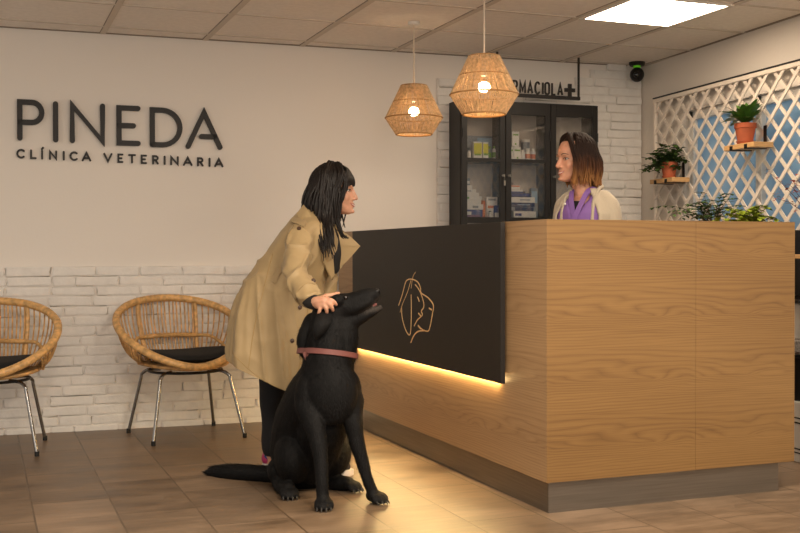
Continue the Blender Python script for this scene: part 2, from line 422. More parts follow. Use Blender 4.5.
o = bricks(XL, 2.25, -.025, 17).build('trim_2', [brick_white, mortar], None, 40, WF); o['kind'] = 'structure'
def left_edge(k):
    z = 1.0 + k * .0607
    return 3.70 if z > 2.345 else 3.57 if z > 2.285 else 3.45 if z > 2.22 else 2.4
o = bricks(2.4, RIGHT_X - .01, 1.0, 24, z_top=left_edge).build('trim_3', [brick_white, mortar], None, 40, WF); o['kind'] = 'structure'
# right wall with its window opening
wy0, wy1, wz1 = 3.2, 6.44, 2.04
w = MB().box(RIGHT_X, RIGHT_X + .2, wy1, WALL_Y + .25, 0, CEIL + .05)
w.box(RIGHT_X, RIGHT_X + .2, 1.2, wy1, wz1, CEIL + .05); w.box(RIGHT_X, RIGHT_X + .2, 1.2, wy1, 0, .72); w.box(RIGHT_X, RIGHT_X + .2, 1.2, wy0, .72, wz1)
rw = struct('wall_right', w, mat('rough_paint', (222, 213, 202), .8, bump=.5, bscale=45))
wn = thing('window_1', None, None); wn['kind'] = 'structure'
f = MB()
for y in (wy1 - .06, 5.63, 4.42, wy0): f.box(RIGHT_X + .03, RIGHT_X + .10, y, y + .06, .72, wz1, bev=.004)
f.box(RIGHT_X + .03, RIGHT_X + .10, wy0, wy1, wz1 - .06, wz1, bev=.004); f.box(RIGHT_X + .03, RIGHT_X + .10, wy0, wy1, .72, .78, bev=.004)
f.build('window_frame', m_white_metal, wn)
f = MB().box(RIGHT_X + .065, RIGHT_X + .072, wy0 + .02, wy1 - .02, .74, wz1 - .02); f.build('pane', m_film, wn, 0)
f = MB().box(RIGHT_X + .001, RIGHT_X + .1, wy0, wy1, .69, .72); f.build('window_sill', m_white_metal, wn, 0)

# ------------------------------------------------------------------ ceiling lights
def panel(k, j, label):
    a = A0 + (k + .5) * PA; b = B0 - (j + .5) * PB
    M = CE @ Matrix.Translation((a, b, 0)); t = thing('ceiling_light', label, 'ceiling light', M, 'square ceiling light panels')
    h1, h2 = PA / 2 - .018, PB / 2 - .012
    q = MB().box(-h1, h1, -h2, h2, -.010, -.003); q.build('diffuser', m_lamp_panel, t, 0)
    q = MB()
    for s in (-1, 1): q.box(s * h1 - .012, s * h1 + .012, -h2 - .012, h2 + .012, -.013, -.002, bev=.002); q.box(-h1, h1, s * h2 - .012, s * h2 + .012, -.013, -.002, bev=.002)
    q.build('frame', m_white_metal, t)
panel(-1, 0, 'lit square white light panel in the tiled ceiling above the reception counter')
# the same fittings further out in the room, all out of frame
def ceil_lamp(a, b, e, size=.58, col=(1, .86, .69)):
    ld = bpy.data.lights.new('ceiling_lamp', 'AREA'); ld.shape = 'SQUARE'; ld.size = size; ld.energy = e; ld.color = col
    o = bpy.data.objects.new('ceiling_lamp', ld); COL.objects.link(o); o.matrix_world = CE @ Matrix.Translation((a, b, -.03)); return o
ceil_lamp(-1.9, -1.5, 36); ceil_lamp(-.6, -1.5, 50); ceil_lamp(.9, -1.4, 28); ceil_lamp(-.9, -3.2, 38); ceil_lamp(1.3, -3.2, 22)
# daylight from the shop front behind the camera
ld = bpy.data.lights.new('shopfront_daylight', 'AREA'); ld.shape = 'RECTANGLE'; ld.size = 4.5; ld.size_y = 2.0; ld.energy = 34; ld.color = (1, .93, .84)
o = bpy.data.objects.new('shopfront_daylight', ld); COL.objects.link(o)
o.matrix_world = Matrix.Translation((.3, -1.2, 1.35)) @ Matrix.Rotation(radians(88), 4, 'X')
wd = bpy.data.worlds.new('world'); S.world = wd; wd.use_nodes = True
wd.node_tree.nodes['Background'].inputs[0].default_value = (1, .92, .82, 1); wd.node_tree.nodes['Background'].inputs[1].default_value = .56
S.view_settings.exposure = .42

# ------------------------------------------------------------------ wall sign, letter by letter
def stroke(mb, pts, r, dep, M, closed=False, flat_ends=False):
    """flat ribbon with round ends, dep thick"""
    P = [V((p[0], p[1])) for p in pts]; n = len(P); Lf, Rt = [], []
    for i in range(n):
        a = P[i - 1] if i or closed else P[i]; b = P[(i + 1) % n] if i < n - 1 or closed else P[i]
        t1 = (P[i] - a); t2 = (b - P[i])
        if t1.length < 1e-9: t1 = t2
        if t2.length < 1e-9: t2 = t1
        t1 = t1.normalized(); t2 = t2.normalized(); tt = (t1 + t2); tt = tt.normalized() if tt.length > 1e-6 else t1
        k = 1 / max(.45, tt.dot(t1)); nn = V((-tt.y, tt.x)) * r * k
        Lf.append(P[i] + nn); Rt.append(P[i] - nn)
    if closed:
        vs = []; fs = []
        for i in range(n):
            for q in (Lf[i], Rt[i]):
                vs.append(M @ V((q.x, 0, q.y))); vs.append(M @ V((q.x, -dep, q.y)))
        for i in range(n):
            a = 4 * i; b = 4 * ((i + 1) % n)
            for p, q in ((0, 1), (1, 3), (3, 2), (2, 0)): fs.append((a + p, a + q, b + q, b + p))
        mb.add(vs, fs); return
    poly = list(Lf)
    d = (P[-1] - P[-2]).normalized(); a0 = atan2(d.y, d.x)
    if not flat_ends: poly += [P[-1] + V((cos(a0 + pi / 2 - pi * k / 8), sin(a0 + pi / 2 - pi * k / 8))) * r for k in range(1, 8)]
    poly += Rt[::-1]
    d = (P[0] - P[1]).normalized(); a0 = atan2(d.y, d.x)
    if not flat_ends: poly += [P[0] + V((cos(a0 + pi / 2 - pi * k / 8), sin(a0 + pi / 2 - pi * k / 8))) * r for k in range(1, 8)]
    # triangulated by strip: sides + caps
    n1 = len(poly); vs = [M @ V((p.x, 0, p.y)) for p in poly] + [M @ V((p.x, -dep, p.y)) for p in poly]
    fs = [(i, (i + 1) % n1, n1 + (i + 1) % n1, n1 + i) for i in range(n1)]
    m0 = len(Lf); caps = []
    lf = list(range(m0)); c1 = 0 if flat_ends else 7; rt = list(range(m0 + c1, m0 + c1 + m0))[::-1]
    for i in range(m0 - 1): caps.append((lf[i], lf[i + 1], rt[i + 1], rt[i]))
    if not flat_ends:
        caps.append(tuple([lf[-1]] + list(range(m0, m0 + 7)) + [rt[-1]])); caps.append(tuple([rt[0]] + list(range(m0 + 7 + m0, n1)) + [lf[0]]))
    fs += caps + [tuple(n1 + k for k in reversed(c)) for c in caps]
    mb.add(vs, fs)
def arc(cx, cy, rx, ry, a0, a1, n=14): return [(cx + rx * cos(radians(a0 + (a1 - a0) * k / n)), cy + ry * sin(radians(a0 + (a1 - a0) * k / n))) for k in range(n + 1)]
# letters in a unit box: x 0..w, y 0..1 -> (width, strokes)
GL = {
    'P': (.62, [[(0, 0), (0, 1), (.34, 1)] + arc(.34, .72, .28, .28, 90, -90)[1:] + [(0, .44)]]),
    'I': (0, [[(0, 0), (0, 1)]]), 'N': (.76, [[(0, 0), (0, 1), (.76, 0), (.76, 1)]]),
    'E': (.58, [[(.58, 1), (0, 1), (0, 0), (.58, 0)], [(0, .5), (.44, .5)]]),
    'D': (.78, [[(0, 0), (0, 1), (.28, 1)] + arc(.28, .5, .50, .5, 90, -90)[1:] + [(0, 0)]]),
    'a': (.86, [[(0, 0), (.43, 1), (.86, 0)], [(.36, .30), (.72, .30)]]),
    'A': (.80, [[(0, 0), (.40, 1), (.80, 0)], [(.15, .30), (.65, .30)]]),
    'C': (.78, [arc(.46, .5, .46, .5, 48, 312, 20)]), 'L': (.48, [[(0, 1), (0, 0), (.48, 0)]]),
    'Í': (0, [[(0, 0), (0, 1)], [(-.02, 1.24), (.12, 1.42)]]), 'V': (.82, [[(0, 1), (.41, 0), (.82, 1)]]),
    'T': (.70, [[(0, 1), (.70, 1)], [(.35, 1), (.35, 0)]]),
    'R': (.60, [[(0, 0), (0, 1), (.32, 1)] + arc(.32, .74, .26, .26, 90, -90)[1:] + [(0, .48)], [(.28, .48), (.60, 0)]]),
    'F': (.54, [[(.54, 1), (0, 1), (0, 0)], [(0, .52), (.46, .52)]]), 'M': (.80, [[(0, 0), (0, 1), (.40, .22), (.80, 1), (.80, 0)]]),
    'O': (.62, 'O'),
}
def put(mb, ch, x, z, w, h, r, dep, M, flat=False):
    g = GL[ch]; sx = (w / g[0]) if g[0] else h
    if g[1] == 'O':
        pts = arc(w / 2, h - w / 2, w / 2, w / 2, 0, 180, 8) + arc(w / 2, w / 2, w / 2, w / 2, 180, 360, 8)
        stroke(mb, [(x + p, z + q) for p, q in pts], r, dep, M, closed=True); return
    for s_ in g[1]: stroke(mb, [(x + p * sx, z + q * h) for p, q in s_], r, dep, M, flat_ends=flat)
tilt = -.0195
def wall_letter(ch, glyph, x, w, z, h, r, dep, label, grp):
    M = WF @ Matrix.Translation((x, -.006, z + tilt * (x + .29)))
    mb = MB(); put(mb, glyph, 0, 0, w, h, r, dep, Matrix.Identity(4))
    o = mb.build('wall_letter', m_sign, None, 30, M, fix=True); tag(o, label, 'letter', grp)
for ch, gl, x, w, lab in (('P', 'P', -.277, .125, 'big black raised letter P, first of the large word on the white wall'),
                      ('I', 'I', -.0725, 0, 'big black raised letter I in the large word, between P and N'),
                      ('N', 'N', .024, .178, 'big black raised letter N in the large word on the white wall'),
                      ('E', 'E', .300, .114, 'big black raised letter E in the large word, between N and D'),
                      ('D', 'D', .501, .170, 'big black raised letter D in the large word, between E and A'),
                      ('A', 'a', .722, .200, 'big black raised letter A with a half crossbar, last of the large word')):
    wall_letter(ch, gl, x, w, 1.779, .216, .0155, .022, lab, 'large letters on the wall')

def small_word(word, spans, desc):
    seen = {}
    for k, (ch, (x0, x1)) in enumerate(zip(word, spans)):
        wall_letter(ch, ch, x0, x1 - x0, 1.662, .046, .0058, .010, 'small black letter ' + desc[k], 'small letters on the wall')
small_word('CLÍNICA', [(-.292, -.255), (-.214, -.188), (-.151, -.151), (-.106, -.070), (-.026, -.026), (.013, .050), (.084, .129)],
    ['C at the left end of the lower line', 'L, only L of the lower line', 'I with an accent, in the lower line', 'N between the accented I and a plain I, lower line', 'I before the second C, in the lower line',
     'C before the first A of the lower line', 'A just before the gap between the two lower words'])
small_word('VETERINARIA', [(.212, .255), (.296, .320), (.360, .396), (.4365, .463), (.506, .535), (.577, .577), (.617, .658), (.696, .744), (.784, .813), (.857, .857), (.892, .939)],
    ['V, only V of the lower line', 'E right after the V in the lower line', 'T, only T of the lower line', 'E between the T and an R in the lower line', 'R before the letters INA in the lower line',
     'I between the first R and the last N of the lower line', 'N in the middle of the longer lower word, under the big D', 'A between N and the last R in the lower line',
     'R between two letters A in the lower line', 'I before the last A of the lower line', 'A at the right end of the lower line'])
# ------------------------------------------------------------------ reception counter (L-shaped)
H_, LW, LD, FW = CNT_H - .003, .34, 2.785, 1.307 * CS     # height, wing depth, left wing length, front wing length
ct = thing('reception_counter', 'L-shaped oak veneer reception counter with a big black panel and grey steel plinth', 'reception counter', CF2)
zb = .130; TH = .028
MB().prism([(0, 0), (TH, TH), (TH, LD), (0, LD)], zb, H_).build('side_panel', m_oak_y, ct, 0)
MB().prism([(0, 0), (.738, 0), (.738, TH), (TH, TH)], zb, H_).build('front_panel', m_oak_x, ct, 0)
MB().box(.7395, FW, .0, TH, zb, H_, bev=.001).build('front_panel', m_oak_x, ct)
q = MB().box(TH, LW, TH, LD, H_ - .04, H_ - .001, bev=.001).box(LW, FW, TH, LW, H_ - .04, H_ - .001, bev=.001)
q.build('countertop', m_oak_y, ct)
q = MB().box(LW - TH, LW, LW, LD, zb, H_ - .04).box(LW, FW, LW - TH, LW, zb, H_ - .04); q.build('inner_panel', m_oak_x, ct, 0)
MB().box(FW - TH, FW - .001, TH, LW - TH, zb, H_ - .04).build('end_panel', m_oak_y, ct, 0)
q = MB().box(.017, .03, .017, LD - .02, 0, zb).box(.03, FW - .076, .017, .03, 0, zb).box(FW - .09, FW - .076, .03, .30, 0, zb); q.build('plinth', m_steel, ct, 0)
p0, p1, z0 = .352, 2.40, .504
pn = MB().box(-.036, -.014, p0, p1, z0, H_ - .002, bev=.002).build('display_panel', m_panel, ct)
MB().box(-.014, .0, p0 + .03, p1 - .03, z0 + .05, H_ - .03).build('panel_batten', m_black, ct, 0)
MB().box(-.010, -.0005, p0 + .08, p1 - .012, z0 - .001, z0 + .010).build('light_strip', m_led, ct, 0)
# line drawing of an animal head and a face, gold on the panel (u = along the panel towards the room corner, v = height)

def logo_pt(x, y): return V((1.584 - (x - 120) * .00237, .985 - (y - 70) * .00090 + (x - 215) * .00011))
def smooth_pts(P, sub=6):
    P = [V(p) for p in P]; out = []
    for i in range(len(P) - 1):
        p0 = P[i - 1] if i else P[0] * 2 - P[1]; p1 = P[i]; p2 = P[i + 1]; p3 = P[i + 2] if i + 2 < len(P) else P[-1] * 2 - P[-2]
        for k in range(sub):
            t = k / sub; out.append(.5 * ((2 * p1) + (p2 - p0) * t + (2 * p0 - 5 * p1 + 4 * p2 - p3) * t * t + (3 * p1 - p0 - 3 * p2 + p3) * t ** 3))
    return out + [P[-1]]
lg = MB(); LM = Matrix(((0, -1, 0, .0), (0, 0, 0, 0), (0, 0, 0, 0), (0, 0, 0, 1)))
def logo_line(pts, r):
    # drawn in the (depth, height) plane of the panel, 1.5 mm proud of it
    P = smooth_pts([logo_pt(*p) for p in pts]); M = Matrix(((0, 1, 0, -.0362), (1, 0, 0, 0), (0, 0, 1, 0), (0, 0, 0, 1)))
    stroke(lg, [(p.x, p.y) for p in P], r, .0016, M)
for pts, r in (([(112, 265), (135, 200), (155, 130), (172, 112), (200, 113), (230, 132), (245, 165), (250, 195), (290, 225), (318, 268), (312, 320), (300, 385), (290, 413), (266, 412), (240, 396)], .0031),
               ([(130, 275), (133, 335), (150, 400), (172, 440), (185, 430), (190, 340), (190, 205)], .0030), ([(268, 412), (230, 420), (205, 447), (188, 487)], .0038),
               ([(188, 120), (168, 185), (142, 245), (130, 275), (121, 308)], .0018), ([(216, 72), (200, 100), (190, 165)], .0015),
               ([(214, 145), (232, 168), (250, 205), (264, 255), (262, 282), (250, 300), (256, 322), (240, 340), (226, 354), (208, 388)], .0031),
               ([(229, 220), (238, 242)], .004), ([(234, 314), (246, 328)], .004), ([(295, 284), (308, 292)], .004), ([(232, 386), (246, 402)], .005), ([(216, 146), (236, 172)], .003)):
    logo_line(pts, r)
lg.build('emblem', m_gold, pn, 0, fix=True)

# ------------------------------------------------------------------ wicker chairs
def rim_pt(t):
    s_ = (1 + sin(t)) / 2
    return V((-.014 + .376 * cos(t) * (1 + .04 * sin(t)), .035 + .315 * sin(t), .431 + .378 * s_ ** .80))
def seat_pt(t, k=1): return V((.265 * cos(t) * k, .02 + .25 * sin(t) * k, .415 + .025 * abs(cos(t)) ** 2 * k))
def make_chair(M, label):
    t = thing('wicker_chair', label, 'chair', M, 'round wicker chairs along the brick wall')
    n = 300; mb = MB()
    mb.tube([rim_pt(2 * pi * k / n) for k in range(n)], [.0205 + .0026 * abs(sin(pi * k * 100 / n * 1.0)) + (.0012 if k % 3 == 0 else 0) for k in range(n)], 10, closed=True)
    mb.build('rim', m_rattan, t, 60)
    rr = random.Random(3)
    # seat base
    mb = MB(); g = [[seat_pt(2 * pi * k / 40, f) - V((0, 0, .012 * (1 - f))) for k in range(41)] for f in (.02, .35, .7, 1.0)]; mb.sheet(g, .014)
    for f in (.55, .8, 1.0): mb.tube([seat_pt(2 * pi * k / 48, f) for k in range(48)], .010, 6, closed=True)
    mb.build('seat', m_rattan_dark, t, 50)
    # uprights between rim and seat; the two posts stand at the back
    bt = [radians(d) for d in (62, 118)]
    def side(tr, ts, bow=.03):
        a = rim_pt(tr); b = seat_pt(ts); m = (a + b) / 2; d = V((m.x, m.y - .02, 0)); m = m + d.normalized() * bow - V((0, 0, .02)); return [a, (a + m) / 2 + d.normalized() * .008, m, (b + m) / 2 + d.normalized() * .006, b]
    for a in bt:
        mb = MB(); mb.tube(smooth_pts(side(a, a + (-.12 if a < 1.5 else .12), .015)), .0125, 8); mb.build('post', m_rattan, t, 50)
    for k in range(15):
        f = (k + .8) / 15.6; a = bt[0] + (bt[1] - bt[0]) * f; a2 = radians(56) + radians(68) * f
        mb = MB(); mb.tube(smooth_pts(side(a + rr.uniform(-.01, .01), a2, .014)), .0047, 6); mb.build('stick', m_rattan_dark, t, 50)
    for s_ in (-1, 1):
        for k in range(15):
            f = k / 14; tr = radians(55 - 92 * f); ts = radians(50 - 62 * f)
            if s_ < 0: tr = pi - tr; ts = pi - ts
            mb = MB(); mb.tube(smooth_pts(side(tr, ts, .022)), .0046, 6); mb.build('stick', m_rattan_dark, t, 50)
        # curved brace that runs from the post forward to the seat edge
        pts = [V((s_ * .168, .262, .575)), V((s_ * .235, .205, .57)), V((s_ * .285, .10, .515)), V((s_ * .285, -.02, .445))]
        mb = MB(); mb.tube(smooth_pts(pts), .0105, 8); mb.build('brace', m_rattan, t, 50)
    pts = smooth_pts([V((-.168, .265, .575)), V((-.09, .288, .578)), V((0, .295, .58)), V((.09, .288, .578)), V((.168, .265, .575))], 20)
    mb = MB(); mb.tube(pts, [.0125 + .003 * (k % 2) for k in range(len(pts))], 8); mb.build('back_rail', m_rattan, t, 50)
    # metal underframe
    mb = MB(); mb.tube([V((.215 * cos(a), .0 + .215 * sin(a), .392)) for a in [2 * pi * k / 32 for k in range(32)]], .008, 8, closed=True); mb.build('seat_ring', m_black, t)
    for sx, sy in ((-1, -1), (1, -1), (-1, 1), (1, 1)):
        ft = V((sx * (.275 if sy < 0 else .27), sy * .255, .012)); top = V((sx * .205, sy * .175, .385)); inn = V((sx * .12, sy * .10, .392))
        pts = [inn, inn.lerp(top, .7)] + [top + (ft - top) * f for f in (.06, .12, .3)] + [ft]
        mb = MB(); mb.tube(smooth_pts(pts, 5), .0098, 10); lg_ = mb.build('leg', m_chrome, t, 50)
        mb = MB(); mb.tube([ft - V((0, 0, .012)), ft + V((0, 0, .014))], .0125, 10); mb.build('foot_cap', m_rubber, lg_)
    return t
CH1 = frame(.662, 6.530, radians(13)); CH2 = frame(-.424, 6.36, radians(-4))
ch = make_chair(CH1, 'wicker tub chair beside the woman in the trench coat, seen whole')
dup(ch, CH2, 'wicker tub chair cut off by the left edge of the picture')
def cushion(M, label):
    t = thing('seat_cushion', label, 'cushion', M, 'black chair cushions')
    mb = MB(); R0 = (.275, .262)
    prof = [(0, .002), (.80, .0), (.94, .008), (1, .022), (.95, .038), (.8, .047), (.4, .052), (0, .054)]
    vs = []
    n = 40; rings_ = []
    for r, z in prof[1:-1]:
        rings_.append([V((R0[0] * r * cos(2 * pi * k / n), .012 + R0[1] * r * sin(2 * pi * k / n), z + .034 * (r * abs(cos(2 * pi * k / n))) ** 2)) for k in range(n)])
    mb.rings(rings_); mb.build('pad', m_cushion, t, 60)
    mb = MB(); mb.tube([V((R0[0] * 1.0 * cos(a), .012 + R0[1] * sin(a), .022 + .034 * cos(a) ** 2)) for a in [2 * pi * k / 60 for k in range(60)]], .004, 6, closed=True); mb.build('piping', m_cushion, t)
    return t
cu1 = cushion(CH1 @ Matrix.Translation((0, 0, .450)), 'thin black cushion on the whole wicker chair beside the woman')
dup(cu1, CH2 @ Matrix.Translation((0, 0, .450)), 'thin black cushion on the wicker chair at the left picture edge')

# ------------------------------------------------------------------ raffia pendant lamps
def pendant(x, y, label, dz=0):
    t = thing('pendant_lamp', label, 'pendant lamp', frame(x, y, .3), 'raffia pendant lamps over the counter')
    zt, z1, zw, zb_ = 2.066 + dz, 1.985 + dz, 1.878 + dz, 1.782 + dz; rt, r1, rw_, rb = .076, .118, .167, .105
    rr = random.Random(int(x * 1000) + 7); mb = MB()
    def prof(f):
        if f < .5: g = f / .5; return rt + (rw_ - rt) * g, zt + (zw - zt) * g
        g = (f - .5) / .5; return rw_ + (rb - rw_) * g, zw + (zb_ - zw) * g
    N = 250
    for k in range(N):
        a = 2 * pi * k / N; pts = []; w0 = rr.uniform(-.012, .012); w1 = rr.uniform(-.018, .018); w2 = rr.uniform(-.014, .014)
        for f, w in ((0, w0), (.25, (w0 + w1) / 2 + rr.uniform(-.008, .008)), (.5, w1), (.75, (w1 + w2) / 2 + rr.uniform(-.01, .01)), (1, w2)):
            r, z = prof(f); r += rr.uniform(-.001, .003); pts.append((r * cos(a + w), r * sin(a + w), z))
        mb.tube(pts, rr.uniform(.0011, .0018), 4, caps=False)
    mb.build('lamp_shade', m_raffia, t, 80)
    for r, z, th in ((rt, zt, .004), (.1222, 1.972 + dz, .0028), (rw_ + .001, zw, .004), (rb, zb_, .0045)):
        q = MB(); q.tube([(r * cos(a), r * sin(a), z) for a in [2 * pi * k / 48 for k in range(48)]], th, 8, closed=True); q.build('ring', m_raffia_rib, t)
    q = MB()
    for k in range(3): a = 2 * pi * k / 3; q.tube([(0, 0, zt - .004), (rt * cos(a), rt * sin(a), zt)], .002, 6)
    q.build('spider', m_white_metal, t)
    q = MB().tube([(0, 0, zt - .03), (0, 0, CEIL - .02)], .0042, 8); q.build('cord', m_cord, t)
    q = MB().lathe([(.0, zt - .095), (.014, zt - .095), (.017, zt - .05), (.018, zt - .03), (.006, zt - .015), (0, zt - .015)], 16); q.build('socket', m_white_metal, t)
    q = MB().ball((0, 0, 1.916 + dz), (.032, .032, .027), 20, 12); q.build('bulb', m_bulb, t, 60)
    q = MB().lathe([(.0, CEIL - .001), (.035, CEIL - .001), (.035, CEIL - .016), (.030, CEIL - .020), (0, CEIL - .020)], 28); q.build('ceiling_rose', m_white_metal, t)
pendant(1.941, 6.045, 'raffia pendant lamp further back, lower and smaller in the picture, left of the other')
pendant(1.957, 4.966, 'raffia pendant lamp nearer the camera, in front of the black cabinet and hanging sign', -.016)

# ------------------------------------------------------------------ hanging pharmacy sign and camera
SG = frame(2.700, 6.770, WALL_ROT + .035)
sg = thing('hanging_sign', 'black metal sign of cut letters on a bar hung from the ceiling over the cabinet', 'sign', SG)
zs = 2.168; q = MB().box(.045, .70, -.009, .009, zs - .024, zs, bev=.002); q.build('bar', m_sign, sg)
for x in (.064, .690): MB().box(x - .006, x + .006, -.006, .006, zs, CEIL).build('rod', m_sign, sg, 0)
x = .075
for c, w in zip('FARMACIOLA', (.034, .044, .040, .050, .044, .042, 0, .042, .036, .044)):
    mb = MB(); put(mb, c, x + (.011 if c != 'I' else .0165), .006, w * .96 - .010 if w else 0, .078, .0062, .008, Matrix.Translation((0, .004, zs)), flat=c not in 'RCO'); mb.build('letter', m_sign, sg, 30, fix=True)
    x += w * .96 + (.0125 if c != 'I' else .024)
q = MB().box(.580, .660, -.006, .006, zs + .030, zs + .056).box(.607, .633, -.0065, .0065, zs - .002, zs + .086); q.build('cross', m_sign, sg, 0)
sc = thing('security_camera', 'small black dome camera with a green light in the ceiling corner', 'security camera', frame(3.868, 6.86, -2.2))
MB().lathe([(0, CEIL), (.056, CEIL), (.058, CEIL - .012), (.05, CEIL - .026), (0, CEIL - .026)], 24).build('mount', m_black, sc)
MB().lathe([(.0, CEIL - .026), (.026, CEIL - .026), (.026, CEIL - .038), (0, CEIL - .038)], 20).build('indicator', m_glow, sc)
MB().ball((0, 0, CEIL - .088), (.05, .05, .052), 24, 16).build('dome', m_black, sc, 60)
MB().ball((.038, 0, CEIL - .092), (.018, .024, .024), 16, 10).build('lens', m_lens, sc, 60)
# ------------------------------------------------------------------ black glazed cabinet against the back wall
KX0, KX1, KD, KH = 2.484, 3.504, .215, 2.105
def wall_at(x): return WALL_Y + WALL_SLOPE * x
KB = Matrix.Translation((KX0, wall_at(KX0) - .038 - KD, 0)) @ Matrix.Rotation(WALL_ROT, 4, 'Z')      # origin: front left foot; x along the wall, y into it
W_ = (KX1 - KX0)
kb = thing('display_cabinet', 'tall black metal cabinet with glazed doors and boxes behind the counter', 'cabinet', KB)
q = MB(); q.box(0, .02, .02, KD, 0, KH, bev=.001).box(W_ - .02, W_, .02, KD, 0, KH, bev=.001).box(.02, W_ - .02, .02, KD, KH - .02, KH, bev=.001).box(.02, W_ - .02, .02, KD, .05, .07)
q.build('body', m_black, kb)
MB().box(.02, W_ - .02, KD - .012, KD, .07, KH - .02).build('back_panel', m_interior, kb, 0)
for x in (.321, .656): MB().box(x - .008, x + .008, .03, KD - .012, .07, KH - .02).build('divider', m_black, kb, 0)
SH = (1.716, 1.325, .93, .50)
for z in SH: MB().box(.02, W_ - .02, .028, KD - .012, z - .02, z, bev=.001).build('shelf', m_black, kb)
def door(x0, x1, knob_left, name='door'):
    q = MB(); sw = .040
    q.box(x0, x0 + sw, -.004, .018, .02, KH - .004, bev=.0015).box(x1 - sw, x1, -.004, .018, .02, KH - .004, bev=.0015)
    q.box(x0 + sw, x1 - sw, -.004, .018, KH - .09, KH - .004, bev=.0015).box(x0 + sw, x1 - sw, -.004, .018, .02, .10, bev=.0015)
    q.box(x0 + sw, x1 - sw, -.003, .016, 1.694, 1.718); q.box(x0 + sw, x1 - sw, -.003, .016, 1.285, 1.325)
    d = q.build('door', m_black, kb, 30)
    MB().box(x0 + sw - .004, x1 - sw + .004, .006, .010, .09, KH - .085).build('glass_pane', m_glass, d, 0)
    kx = x0 + sw / 2 if knob_left else x1 - sw / 2
    q = MB(); q.tube([(kx, -.004, 1.603), (kx, -.012, 1.603)], .008, 14); q.tube([(kx, -.012, 1.603), (kx, -.026, 1.603)], .004, 8); q.box(kx - .005, kx + .005, -.030, -.026, 1.594, 1.612, bev=.001)
    q.build('lock', m_brass, d)
    if not knob_left and x0 < .1:
        q = MB(); q.tube([(kx + .003, -.028, 1.592), (kx + .004, -.029, 1.572)], .0012, 5); q.box(kx - .003, kx + .010, -.031, -.028, 1.535, 1.572, bev=.001); q.build('key', m_brass, d)
    q = MB(); hx = x0 + .006 if not knob_left else x1 - .006
    for z in (.4, 1.35, 1.88): q.tube([(hx, -.008, z - .03), (hx, -.008, z + .03)], .006, 8)
    q.build('hinge', m_black, d)
door(.003, .319, False); door(.323, .654, True); door(.658, W_ - .003, True)
KN = [0]
def item(kind, label, cat, x, y, z, parts, rot=0, grp='stock in the glazed cabinet'):
    t = thing(kind, label, cat, KB @ Matrix.Translation((x * .955 - .022, .022 + y * .58, z)) @ Matrix.Rotation(rot, 4, 'Z'), grp)
    for nm, mb, m in parts: mb.build(nm, m, t, 40)
    return t
def carton(label, x, y, z, w, d, h, m, band=None, rot=0, z0=.4, z1=.7, x0=.1, x1=.9, kind='carton', cat='box'):
    w *= .94; d *= .62
    parts = [('carton_body', MB().box(-w / 2, w / 2, -d / 2, d / 2, 0, h, bev=.0012), m)]
    for b in ([] if band is None else band if isinstance(band, list) else [(band, x0, x1, z0, z1)]):
        bm_, a, c, e, f = b; parts.append(('print', MB().box(-w / 2 + w * a, -w / 2 + w * c, -d / 2 - .0006, -d / 2 + .001, h * e, h * f), bm_))
    return item(kind, label, cat, x, y, z, parts, rot)
def bottle(label, x, y, z, r, h, m, capm, band=None, kind='bottle'):
    r *= .92
    parts = [('bottle_body', MB().lathe([(0, 0), (r * .95, 0), (r, .004), (r, h * .72), (r * .8, h * .79), (r * .55, h * .83), (0, h * .83)], 16), m),
             ('cap', MB().lathe([(0, h * .82), (r * .62, h * .82), (r * .62, h), (0, h)], 14), capm)]
    if band: parts.append(('print', MB().lathe([(r * 1.01, h * .18), (r * 1.01, h * .55)], 16), band))
    return item(kind, label, kind, x, y, z, parts)
# y is measured from the cabinet front; the items stand near the panes
s1, s2 = SH[0], SH[1]
carton('tall white and pale blue carton at the left end of the upper left shelf', .090, .16, s1, .040, .06, .190, m_white, [(m_paleb, .0, 1, .25, .55)])
bottle('small white bottle at far left of the upper left shelf, left one of two', .080, .08, s1, .014, .058, m_white, m_white)
bottle('small white bottle of the upper left shelf, right one of two', .113, .08, s1, .014, .055, m_white, m_white)
carton('wide dull blue card standing behind the yellow boxes, upper left shelf', .235, .28, s1, .215, .02, .170, m_grey, [(m_paleb, .45, .98, .1, .92)])
carton('yellow and white carton, the wider of two yellow ones, upper left shelf', .182, .12, s1, .066, .05, .118, m_white, [(m_yellow, .04, .96, .30, .92), (m_lgreen, .1, .9, .22, .34)])
carton('yellow and white carton, the narrower of two yellow ones, upper left shelf', .243, .12, s1, .042, .05, .116, m_white, [(m_yellow, .04, .96, .34, .92), (m_lgreen, .1, .95, .24, .38)])
bottle('green topped bottle right of the yellow cartons, nearer the divider', .318, .14, s1, .014, .095, m_white, m_lgreen, m_lgreen)
bottle('green topped bottle right of the yellow cartons, nearer to them', .284, .14, s1, .014, .092, m_grey, m_lgreen, m_lgreen)
carton('tall grey carton with a round dark badge, upper middle shelf', .434, .20, s1 + .0, .066, .06, .262, m_grey, [(m_navy, .2, .8, .55, .80), (m_paleb, .3, .7, .62, .74)])
carton('white carton with green print lying on top of two others, upper middle shelf', .468, .10, s1 + .092, .056, .05, .102, m_white, [(m_lgreen, .1, .9, .74, .84), (m_lgreen, .4, .62, .12, .24)])
carton('white carton with green print, lower left of a stack of three', .426, .10, s1, .055, .05, .090, m_white, [(m_lgreen, .1, .9, .68, .80), (m_lgreen, .4, .62, .12, .26)])
carton('white carton with green print, lower right of a stack of three', .483, .10, s1, .055, .05, .091, m_white, [(m_lgreen, .1, .9, .68, .80), (m_lgreen, .4, .62, .12, .26)])
bottle('plain white jar beside the green printed cartons', .537, .12, s1, .018, .075, m_white, m_white, None, 'jar')
bottle('orange and white jar right of the plain white jar', .578, .12, s1, .020, .085, m_white, m_white, m_orange, 'jar')
